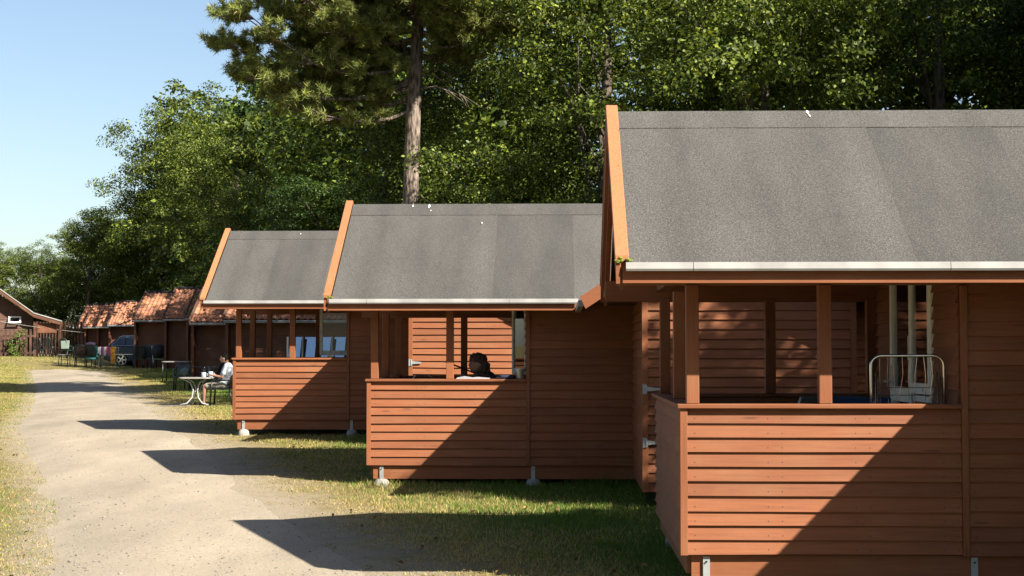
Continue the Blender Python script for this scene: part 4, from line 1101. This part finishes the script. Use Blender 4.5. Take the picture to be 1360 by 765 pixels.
def deck_chair(label, x, y, z, rotz, fab, hgt=1.0):
    D = thing('folding_chair', label, 'chair', (x, y, z), rotz, 'chairs in the porches')
    for sx in (-1, 1):
        obj('leg', MB().tube([(sx*.25,-.28,0),(sx*.25,.12,.42),(sx*.25,.40,hgt)], .013, 8), M['galv'], D, smooth=True)
        obj('leg', MB().tube([(sx*.235,.34,0),(sx*.235,-.24,.43)], .013, 8), M['galv'], D, smooth=True)
        obj('armrest', MB().tube([(sx*.26,-.22,.62),(sx*.26,.22,.64)], .018, 8), M['rubber'], D, smooth=True)
    obj('backrest', MB().prism([(.14,.44),(.425,hgt+.012),(.445,hgt+.005),(.16,.43)], -.262, .262), fab, D, bevel=.006)
    obj('seat', MB().prism([(-.24,.43),(.14,.42),(.14,.44),(-.24,.45)], -.24, .24), fab, D, bevel=.004)
deck_chair('blue fabric folding chair in the nearest porch, only its top showing', c1x+1.50, c1y+1.15, c1z+.375, R(160), cloth('blue_canvas', (.02,.07,.19)), .965)
deck_chair('grey fabric folding chair in the nearest porch, beside the blue chair', c1x+1.02, c1y+1.35, c1z+.375, R(205), cloth('grey_canvas', (.11,.105,.095)), .965)

zr2 = c2z+1.3185
o = obj('newspaper', MB().prism([(-.22,0),(.20,0),(.20,.012),(.05,.024),(-.02,.018),(-.12,.034),(-.21,.016)], -.055, .055, 'y'), cloth('newsprint', (.50,.50,.53), .1), None, (c2x+1.30, c2y+.03, zr2), (0,0,R(2)))
tag(o, 'folded white newspaper lying on the middle porch rail', 'newspaper')
o = obj('cloth', MB().blob((0,0,.022), (.115,.045,.026), 6, 3, .35), cloth('navy_cloth', (.015,.025,.07)), None, (c2x+1.70, c2y+.02, zr2), smooth=True)
tag(o, 'navy cloth crumpled on the middle porch rail beside the pot', 'cloth')
pt = thing('plant_pot', 'grey metal pot on the middle porch rail', 'pot', (c2x+1.875, c2y+.015, zr2))
obj('body', MB().lathe([(.045,0),(.048,.005),(.062,.12),(.066,.125),(.062,.128),(.056,.12),(.044,.012)], 18), M['galv'], pt, smooth=True)
obj('soil', MB().lathe([(.01,.105),(.056,.108),(.056,.112),(.01,.115)], 14), M['soil'], pt)
o = obj('pole', MB().tube([(c2x+.74, c2y+2.80, c2z+1.52), (c2x+1.15, c2y+2.80, c2z+1.36), (c2x+1.5, c2y+2.80, c2z+.9), (c2x+1.6, c2y+2.75, c2z+.38)], .012, 8), M['black_plastic'])
tag(o, 'thin dark bent pole leaning at the back of the middle porch', 'pole')
o = obj('wire_rack', MB().tube([(-.17,0,.0),(-.17,0,.88),(-.09,0,.985),(.07,0,.985),(.16,0,.92),(.19,0,.0)], .007, 8).tube([(-.17,.25,.0),(-.17,0,.88)], .006, 6).tube([(.19,.25,.0),(.16,0,.92)], .006, 6), M['chrome'], None, (c2x+.62, c2y+.5, c2z+.375))
tag(o, 'thin wire rack, its arched top showing over the middle porch rail', 'rack')
c3x, c3y, c3z = CAB[2]
o = obj('cloth', MB().blob((0,0,.02), (.07,.045,.028), 9, 3, .3), M['rubber'], None, (c3x+1.68, c3y+.02, c3z+1.3185), smooth=True)
tag(o, 'small black cloth on the rail of the farthest felt-roofed porch', 'cloth')

# ------------------------------------------------------------------ trees
def leaves(cent, nrm_bias, size, aspect=.62, seed=0):
    r = np.random.default_rng(seed); n = len(cent)
    nv = r.normal(size=(n, 3)) + nrm_bias
    nv /= np.linalg.norm(nv, axis=1)[:, None]
    u = np.cross(nv, r.normal(size=(n, 3))); u /= np.linalg.norm(u, axis=1)[:, None]
    v = np.cross(nv, u)
    s = (size*(.6+.8*r.random(n)))[:, None]
    V = np.empty((n, 4, 3))
    V[:,0] = cent-u*s*.5; V[:,1] = cent+v*s*.5*aspect+nv*s*.10-u*s*.06; V[:,2] = cent+u*s*.5; V[:,3] = cent-v*s*.5*aspect+nv*s*.10-u*s*.06
    return V
def crown_points(seed, cz, rx, rz, nl, per, lump):
    """leaf positions gathered in lumps spread through an egg-shaped volume"""
    r = np.random.default_rng(seed); C = []; B = []; centers = []
    k = 0
    while k < nl:
        d = r.normal(size=3); d /= np.linalg.norm(d)
        f = r.uniform(.35, 1.0)**.6
        c = np.array([d[0]*rx*f, d[1]*rx*f, cz+d[2]*rz*f])
        if c[2] < cz-rz*.92: continue
        k += 1
        lr = lump*r.uniform(.6, 1.35); centers.append((c, lr))
        m = int(per*r.uniform(.7, 1.3)*(lr/lump)**2)
        ns = 11
        sp = r.normal(size=(ns, 3)); sp /= np.linalg.norm(sp, axis=1)[:, None]
        sc_ = sp*lr*r.uniform(.55, 1.05, ns)[:, None]*np.array([1.15, 1.15, .75]) + c
        sc_[:,2] -= .22*lr*(np.linalg.norm(sc_[:,:2]-c[:2], axis=1)/lr)**2
        w = r.integers(0, ns, m)
        g = r.normal(size=(m, 3)); gn = g/np.linalg.norm(g, axis=1)[:, None]
        rad = lr*.36*r.random(m)**.45
        q = sc_[w] + gn*rad[:, None]*np.array([1.2, 1.2, .62])
        C.append(q); B.append(sp[w]*.7+gn*.6+np.array([0,0,1.0]))
    return np.concatenate(C), np.concatenate(B), centers
def broadleaf(seed, H=11.0, rx=3.2, nl=50, per=1350, lump=1.15, leaf=.092, base=(.075,.115,.022), hi=(.14,.17,.03), low=.16):
    cz = H*(.5+low/2); rz = H*(.5-low/2)
    P_, B_, cen = crown_points(seed, cz, rx, rz, nl, per, lump)
    V = leaves(P_, B_, leaf, .62, seed+1)
    r = np.random.default_rng(seed+2); t = r.random(len(P_))[:, None]**2.6
    c = (np.array(base)*.86*(1-t)+np.array(hi)*1.9*t)*(.7+.6*r.random(len(P_))[:, None])*.62  # random tints spread wide so pale leaves stand in for sunlit highlights
    trunk = MB(); rr = random.Random(seed)
    lean = (rr.uniform(-.4,.4), rr.uniform(-.4,.4))
    trunk.tube([(0,0,-.3),(lean[0]*.2,lean[1]*.2,H*.25),(lean[0]*.6,lean[1]*.6,H*.55),(lean[0],lean[1],H*.86)], [.26,.21,.14,.04], 10)
    limbs = MB()
    for (ctr, lr) in cen[::4]:
        h0 = H*rr.uniform(.18,.6)
        a = Vector((lean[0]*h0/H, lean[1]*h0/H, h0)); b = Vector(ctr); m = (a+b)/2+Vector((rr.uniform(-.3,.3), rr.uniform(-.3,.3), rr.uniform(.1,.5)))
        limbs.tube([a, m, b], [.06,.035,.010], 5, cap=False)
    return V, c, trunk.mesh('trunk', M['bark'], True), limbs.mesh('limbs', M['bark'], True)
KINDS = [dict(seed=11, H=11, rx=3.3, base=(.048,.085,.015), hi=(.16,.20,.028)),
         dict(seed=23, H=12, rx=3.0, base=(.028,.062,.014), hi=(.08,.125,.022), leaf=.088),
         dict(seed=37, H=10, rx=3.4, base=(.070,.112,.020), hi=(.17,.20,.032), leaf=.095),
         dict(seed=41, H=13, rx=3.6, base=(.046,.080,.014), hi=(.16,.19,.026), nl=58)]
PRO = []
for k, kw in enumerate(KINDS):
    V, c, tm, lm = broadleaf(**kw)
    me = np_mesh('crown', V.reshape(-1, 3), np.arange(len(V)*4).reshape(-1, 4), M['leaf'])
    add_tint(me, c)
    PRO.append((V, c, me, tm, lm, kw['H']))
def tree(k, x, y, s, rz, label, sz=None):
    T = thing('broadleaf_tree', label, 'tree', (x, y, GZ(x, y)), R(rz), 'broadleaf trees at the edge of the wood')
    T.scale = (s, s, sz or s)
    link('trunk', PRO[k][3], T); link('limbs', PRO[k][4], T); link('crown', PRO[k][2], T)
    return T
# edge of the wood, from behind the nearest cabin away to the end of the path
TREES = [
 (1, 12.2, 33.0, 1.05, 10, 'dark broadleaf tree behind the nearest roof at the right edge of the picture'),
 (0, 8.6, 35.5, 1.05, 60, 'dark broadleaf tree over the middle of the nearest cabin roof'),
 (2, 4.6, 33.5, 1.02, 200, 'light green broadleaf tree rising behind the peak of the nearest cabin'),
 (3, 1.0, 38.0, 1.0, 130, 'broadleaf tree rising behind the end of the middle cabin roof'),
 (0, -2.2, 47.5, 1.05, 290, 'broadleaf tree close behind the pine trunk on its right side'),
 (1, -7.6, 55.5, .95, 45, 'dark broadleaf tree low behind the pine trunk on its left side', .66),
 (0, -12.8, 70.0, 1.05, 150, 'dark broadleaf tree behind the farthest felt roof', .86),
 (3, -17.3, 84.0, 1.08, 20, 'tall dense tree behind the farthest felt-roofed verge'),
 (0, -25.0, 125.0, 1.70, 75, 'tall tree half hidden behind the pine boughs on the skyline'),
 (2, -29.8, 130.0, 2.15, 205, 'tall sunlit tree topping the slope against the sky beside the pine'),
 (0, -34.2, 131.0, 1.42, 340, 'rounded tree stepping down the skyline behind the sunlit tiled roof'),
 (2, -40.5, 134.0, 1.18, 20, 'light tree above the gap between gabled hut and tiled huts'),
 (0, -46.5, 140.0, .95, 100, 'light green tree behind the white roof edge of the gabled hut'),
 (2, -52.5, 146.0, .98, 190, 'yellow-green tree at the left edge of the picture'),
]
for t in TREES: tree(*t)

# the wood behind, plus added unseen shade trees, as one mass
def woodland():
    r = np.random.default_rng(99); Vs = []; Cs = []
    spots = [(16,38,1.2),(12.5,41,1.25),(9,42,1.2),(5.5,43,1.25),(2,46,1.25),(14,48,1.5),(8,50,1.5),(3,53,1.5),(-3.5,56,1.25),(-8,64,1.2),(-4,64,1.5),(-12,78,1.3),(-8,76,1.6),(-16,92,1.4),(-13,90,1.7),
             (-21,108,1.7),(-26,118,1.6),(-19,112,1.9),(-38,150,1.15),(-46,160,1.05),(-54,166,1.0),(-61,165,.95),(20,36,1.2),(-30,140,1.4),(-26,134,1.9),(-31,138,1.6),(-35.5,141,1.3),(-40,142,1.1),(-34,146,1.5),(-44,150,1.1),(-23,118,1.8),(16.0,30.8,1.35),(18.5,28.0,1.45),(9.4,13.2,.86,1),(14.2,28.5,1.3),(17.8,27,1.35),(20.5,31,1.3),(23,22,1.2),(26,16,1.1),(30,8,1.1),(34,-2,1.1),(36,-12,1.1),(12.6,3,.78),(13.4,-1.8,.78),(12.0,7.2,.74),(15,-6,.85),(30,-22,1.2),(20,-26,1.1),(10,-27,1.2),(0,-28,1.1),(-10,-27,1.1),(-20,-24,1.2),(-28,-14,1.1),(-33,-4,1.1)]  # includes unseen trees, added right of and behind the camera to block sky light
    for sp_ in spots:
        x, y, s = sp_[:3]; k = int(r.integers(0, 4)) if len(sp_) < 4 else sp_[3]; V, c = PRO[k][0], PRO[k][1]
        sel = r.random(len(V)) < (.17 if len(sp_) < 4 else .26)
        v = V[sel].copy(); cc = c[sel]*r.uniform(.8, 1.1)
        ctr = v.mean(1, keepdims=True); v = ctr + (v-ctr)*2.2
        a = r.uniform(0, 6.28); ca, sa = math.cos(a), math.sin(a)
        xx = (v[...,0]*ca - v[...,1]*sa)*s + x; yy = (v[...,0]*sa + v[...,1]*ca)*s + y; zz = v[...,2]*s + GZ(x, y)
        Vs.append(np.stack([xx, yy, zz], -1)); Cs.append(cc)
    # bushes filling the foot of the wood
    for (x, y, s) in [(9,31,2.0),(5,31.5,1.8),(13,32,2.2),(1.5,35,2),(-1,40,2.2),(-9,66,2.4),(-14,80,2.6),(-18,98,3),(-24,110,3),(-27,116,3),(-36,128,3),(-41,134,2.6),(-47,140,2.6),(-53,146,2.6),(-59,150,3)]:
        P_, B_, _ = crown_points(int(r.integers(1e6)), s*.55, s*1.15, s*.75, 14, 420, s*.45)
        v = leaves(P_, B_, .15*max(1, y/60), .62, int(r.integers(1e6)))
        v[...,0] += x; v[...,1] += y; v[...,2] += GZ(x, y)
        t = r.random(len(P_))[:, None]; cc = (np.array((.045,.08,.016))*(1-t)+np.array((.12,.15,.03))*t)*.5
        Vs.append(v); Cs.append(cc)
    V = np.concatenate(Vs); c = np.concatenate(Cs)
    me = np_mesh('woodland', V.reshape(-1, 3), np.arange(len(V)*4).reshape(-1, 4), M['leaf'])
    add_tint(me, c)
    o = link('woodland', me); o['kind'] = 'stuff'
    tag(o, 'dense dark green wood behind the cabins, with unseen trees added to block light', 'wood')
woodland()

def pine():
    x, y = -4.25, 43.0
    T = thing('pine_tree', 'tall pine with bare grey-brown trunk and bushy crown behind the middle cabin', 'tree', (x, y, GZ(x, y)))
    rr = random.Random(12); r = np.random.default_rng(12)
    axis = lambda h: Vector((.0+.032*h+.02*math.sin(h*.7), 0, h))
    hs = [-.3,1,2,3,4,5,6,7,8,9,10,11,12,13,14.5,16]
    rad = [.30,.27,.25,.24,.235,.225,.215,.205,.195,.185,.165,.145,.12,.09,.06,.02]
    tr = MB().tube([axis(h) for h in hs], rad, 14)
    tr.v = [(a+.02*mnoise.noise((a*6, b*6, c*1.5)), b+.02*mnoise.noise((a*6, b*6, c*1.5+9)), c) for a, b, c in tr.v]
    trunk = obj('trunk', tr, M['pine_bark'], T, smooth=True)
    br = MB(); tips = []
    # (height, azimuth deg, length): long boughs reach to the left (west) and towards the viewer
    boughs = [(8.0,190,4.2),(8.4,166,4.3),(8.6,186,4.9),(8.9,168,4.6),(9.2,200,4.5),(9.5,183,4.7),(9.7,140,3.0),(10.2,222,4.0),(10.3,170,4.3),(8.8,178,3.2),(9.9,190,3.4),
              (10.6,195,4.2),(11.0,150,3.4),(11.3,210,3.8),(11.8,180,3.6),(12.2,230,3.2),(12.6,165,3.0),(13,200,2.8),(13.6,150,2.2),(14.2,220,1.9),(15,180,1.5),
              (9.6,30,2.0),(10.4,320,2.6),(10.2,350,2.8),(10.7,40,2.6),(11.2,280,2.8),(11.6,320,2.8),(12.2,10,2.6),(12.9,300,2.4),(13.5,60,2.2),(14.3,330,1.8),(15.2,30,1.2),(10.9,262,3.0),(11.4,240,3.4),(10.6,345,3.2),(11.0,12,3.0),(9.9,335,3.0),(10.1,8,3.2),(10.8,300,3.2),(11.6,350,3.4),(9.3,160,3.2),(10.0,205,3.6),(10.7,185,3.0),(11.3,172,3.4),(11.9,205,3.4)]
    for (h, az, L) in boughs:
        a = R(az+rr.uniform(-8, 8)); d = Vector((math.cos(a), math.sin(a), 0))
        p0 = axis(h); pts = [p0]; n = 6
        for k in range(1, n+1):
            u = k/n
            pts.append(p0 + d*L*u + Vector((rr.uniform(-.10,.10), rr.uniform(-.10,.10), .55*L*.28*u*u*1.3 - .12*L*math.sin(u*3.1) + rr.uniform(-.06,.06))))
        br.tube(pts, [.06*(1-.85*k/n)+.006 for k in range(n+1)], 6, cap=False)
        for k in range(1, n+1):
            u = k/n
            if u < .12: continue
            for q in range(6 if u < .95 else 9):
                sa = a + rr.choice((-1, 1))*R(rr.uniform(15, 80)); sl = (.35+.85*(1-abs(u-.6)))*rr.uniform(.5, 1.15)
                e = pts[k] + Vector((math.cos(sa), math.sin(sa), 0))*sl + Vector((0,0,rr.uniform(-.08,.42)))
                br.tube([pts[k], (pts[k]+e)/2+Vector((0,0,-.05)), e], [.016,.012,.005], 4, cap=False)
                for m_ in range(3):
                    f = .42+.58*(m_+rr.random())/3
                    tips.append((pts[k]+(e-pts[k])*f + Vector((rr.gauss(0,.10), rr.gauss(0,.10), rr.gauss(.03,.07))), (e-pts[k]).normalized()))
    obj('branches', br, M['pine_bark'], T, smooth=True)
    # dead twigs low on the right of the trunk
    tw = MB()
    for k in range(9):
        h = rr.uniform(8.2, 10.4); a = R(rr.uniform(-50, 60)); L = rr.uniform(.7, 2.2)
        p0 = axis(h); p1 = p0+Vector((math.cos(a)*L*.5, math.sin(a)*L*.5, .05)); p2 = p0+Vector((math.cos(a)*L, math.sin(a)*L, -.1-rr.random()*.6))
        tw.tube([p0, p1, p2], [.022,.014,.005], 5, cap=False)
        for q in range(3):
            s0 = p1+(p2-p1)*rr.random(); tw.tube([s0, s0+Vector((rr.uniform(-.2,.5), rr.uniform(-.3,.3), rr.uniform(-.5,.1)))], [.009,.003], 4, cap=False)
    obj('dead_twigs', tw, M['pine_bark'], T)
    # needle tufts
    n = len(tips); per = 70
    c = np.array([t[0] for t in tips]); d = np.array([t[1] for t in tips])
    c = np.repeat(c, per, 0); d = np.repeat(d, per, 0); m = len(c)
    nd = r.normal(size=(m, 3)); nd /= np.linalg.norm(nd, axis=1)[:, None]
    nd = nd*1.0 + d*.35 + np.array([0,0,.30]); nd /= np.linalg.norm(nd, axis=1)[:, None]
    st = c + r.normal(size=(m, 3))*.04
    ln = (.13+.11*r.random(m))[:, None]; sd = np.cross(nd, r.normal(size=(m, 3))); sd /= np.linalg.norm(sd, axis=1)[:, None]
    w = .013
    V = np.stack([st-sd*w, st+sd*w, st+nd*ln], 1)
    base = np.array((.10,.135,.040)); hi = np.array((.38,.42,.115)); br_ = np.array((.26,.17,.06))
    t = r.random(m)[:, None]; tuft = np.repeat(r.random(n), per)[:, None]
    cc = (base*(1-t)+hi*t)*(.7+.6*tuft)*.75; cc = np.where(r.random(m)[:, None] < .02+.06*(tuft > .9), br_, cc)
    me = np_mesh('crown', V.reshape(-1, 3), np.arange(m*3).reshape(-1, 3), M['needle']); add_tint(me, cc)
    link('crown', me, T)
pine()

# ------------------------------------------------------------------ small stuff
def stones():
    r = random.Random(21); base = []
    bm = bmesh.new(); bmesh.ops.create_icosphere(bm, subdivisions=1, radius=1)
    bv = [v.co.copy() for v in bm.verts]; bf = [tuple(v.index for v in f.verts) for f in bm.faces]; bm.free()
    V = []; F = []; T = []
    for k in range(1700):
        y = 11.8 + 30*r.random()**1.7
        l, rr_ = path_edges(y); x = r.uniform(float(l)-.2, float(rr_)+.5)
        sz = r.uniform(.004, .011)*(1.7 if r.random() < .05 else 1); o = len(V)
        u = (x-float(l))/(float(rr_)-float(l)); z = GZ(x, y) + (.05*(1-min(1, abs(2*u-1))**3)-.028 if 0 < u < 1 else -.012)
        a = r.random()*6.28; ca, sa = math.cos(a), math.sin(a); sx, sy, sz_ = sz*r.uniform(.8, 1.4), sz, sz*r.uniform(.5, .8)
        for v in bv: V.append((x+(v.x*ca*sx-v.y*sa*sy), y+(v.x*sa*sx+v.y*ca*sy), z+v.z*sz_+sz_*.3))
        F += [tuple(i+o for i in f) for f in bf]; c = r.uniform(.09, .22); T += [(c*1.08, c, c*.88)]*len(bf)
    me = np_mesh('loose_stones', np.array(V), np.array(F), M['tint_matte']); add_tint(me, np.array(T))
    o = link('loose_stones', me); o['kind'] = 'stuff'; tag(o, 'small loose stones scattered over the gravel path', 'stones')
M['tint_matte'] = mat_attr('stone_and_leaf', .9, 0, .15)
stones()
def litter():
    """dry fallen leaves and twigs on the path edge and lawn"""
    r = np.random.default_rng(31); n = 700
    y = 11.8+26*r.random(n)**1.5; l, rr_ = path_edges(y); x = np.where(r.random(n) < .2, l-.8*r.random(n), rr_+.2+5*r.random(n))
    ok = np.ones(n, bool)
    for (cx, cy, cz) in CAB: ok &= ~((x > cx-.1) & (y > cy-.1) & (y < cy+3.1))
    x, y = x[ok], y[ok]; n = len(x)
    P_ = np.stack([x, y, gz(x, y)+.014+.015*r.random(n)], 1)
    V = leaves(P_, np.tile(np.array([0,0,2.2]), (n, 1)), .05, .6, 5)
    c = np.array((.20,.115,.045))*(.5+.9*r.random(n)[:, None])
    me = np_mesh('fallen_leaves', V.reshape(-1, 3), np.arange(n*4).reshape(-1, 4), M['tint_matte']); add_tint(me, c)
    o = link('fallen_leaves', me); o['kind'] = 'stuff'; tag(o, 'dry brown leaves fallen on the grass and the path edge', 'leaves')
litter()
def climber():
    x, y = -31.9, 91.6
    S = thing('climbing_plant', 'leafy climbing plant on the slats in front of the gabled hut', 'plant', (x, y, GZ(x, y)))
    P_, B_, _ = crown_points(77, .8, .55, .75, 16, 60, .22)
    V = leaves(P_, B_, .10, .7, 3); r = np.random.default_rng(4)
    me = np_mesh('foliage', V.reshape(-1, 3), np.arange(len(V)*4).reshape(-1, 4), M['leaf']); add_tint(me, np.array((.09,.13,.025))*(.6+.8*r.random(len(V))[:, None]))
    link('foliage', me, S)
    obj('stem', MB().tube([(0,0,-.05),(.05,0,.5),(-.03,.02,1.3)], [.02,.015,.006], 6).tube([(.05,0,.4),(.3,0,1.1)], [.012,.005], 5), M['bark'], S)
climber()
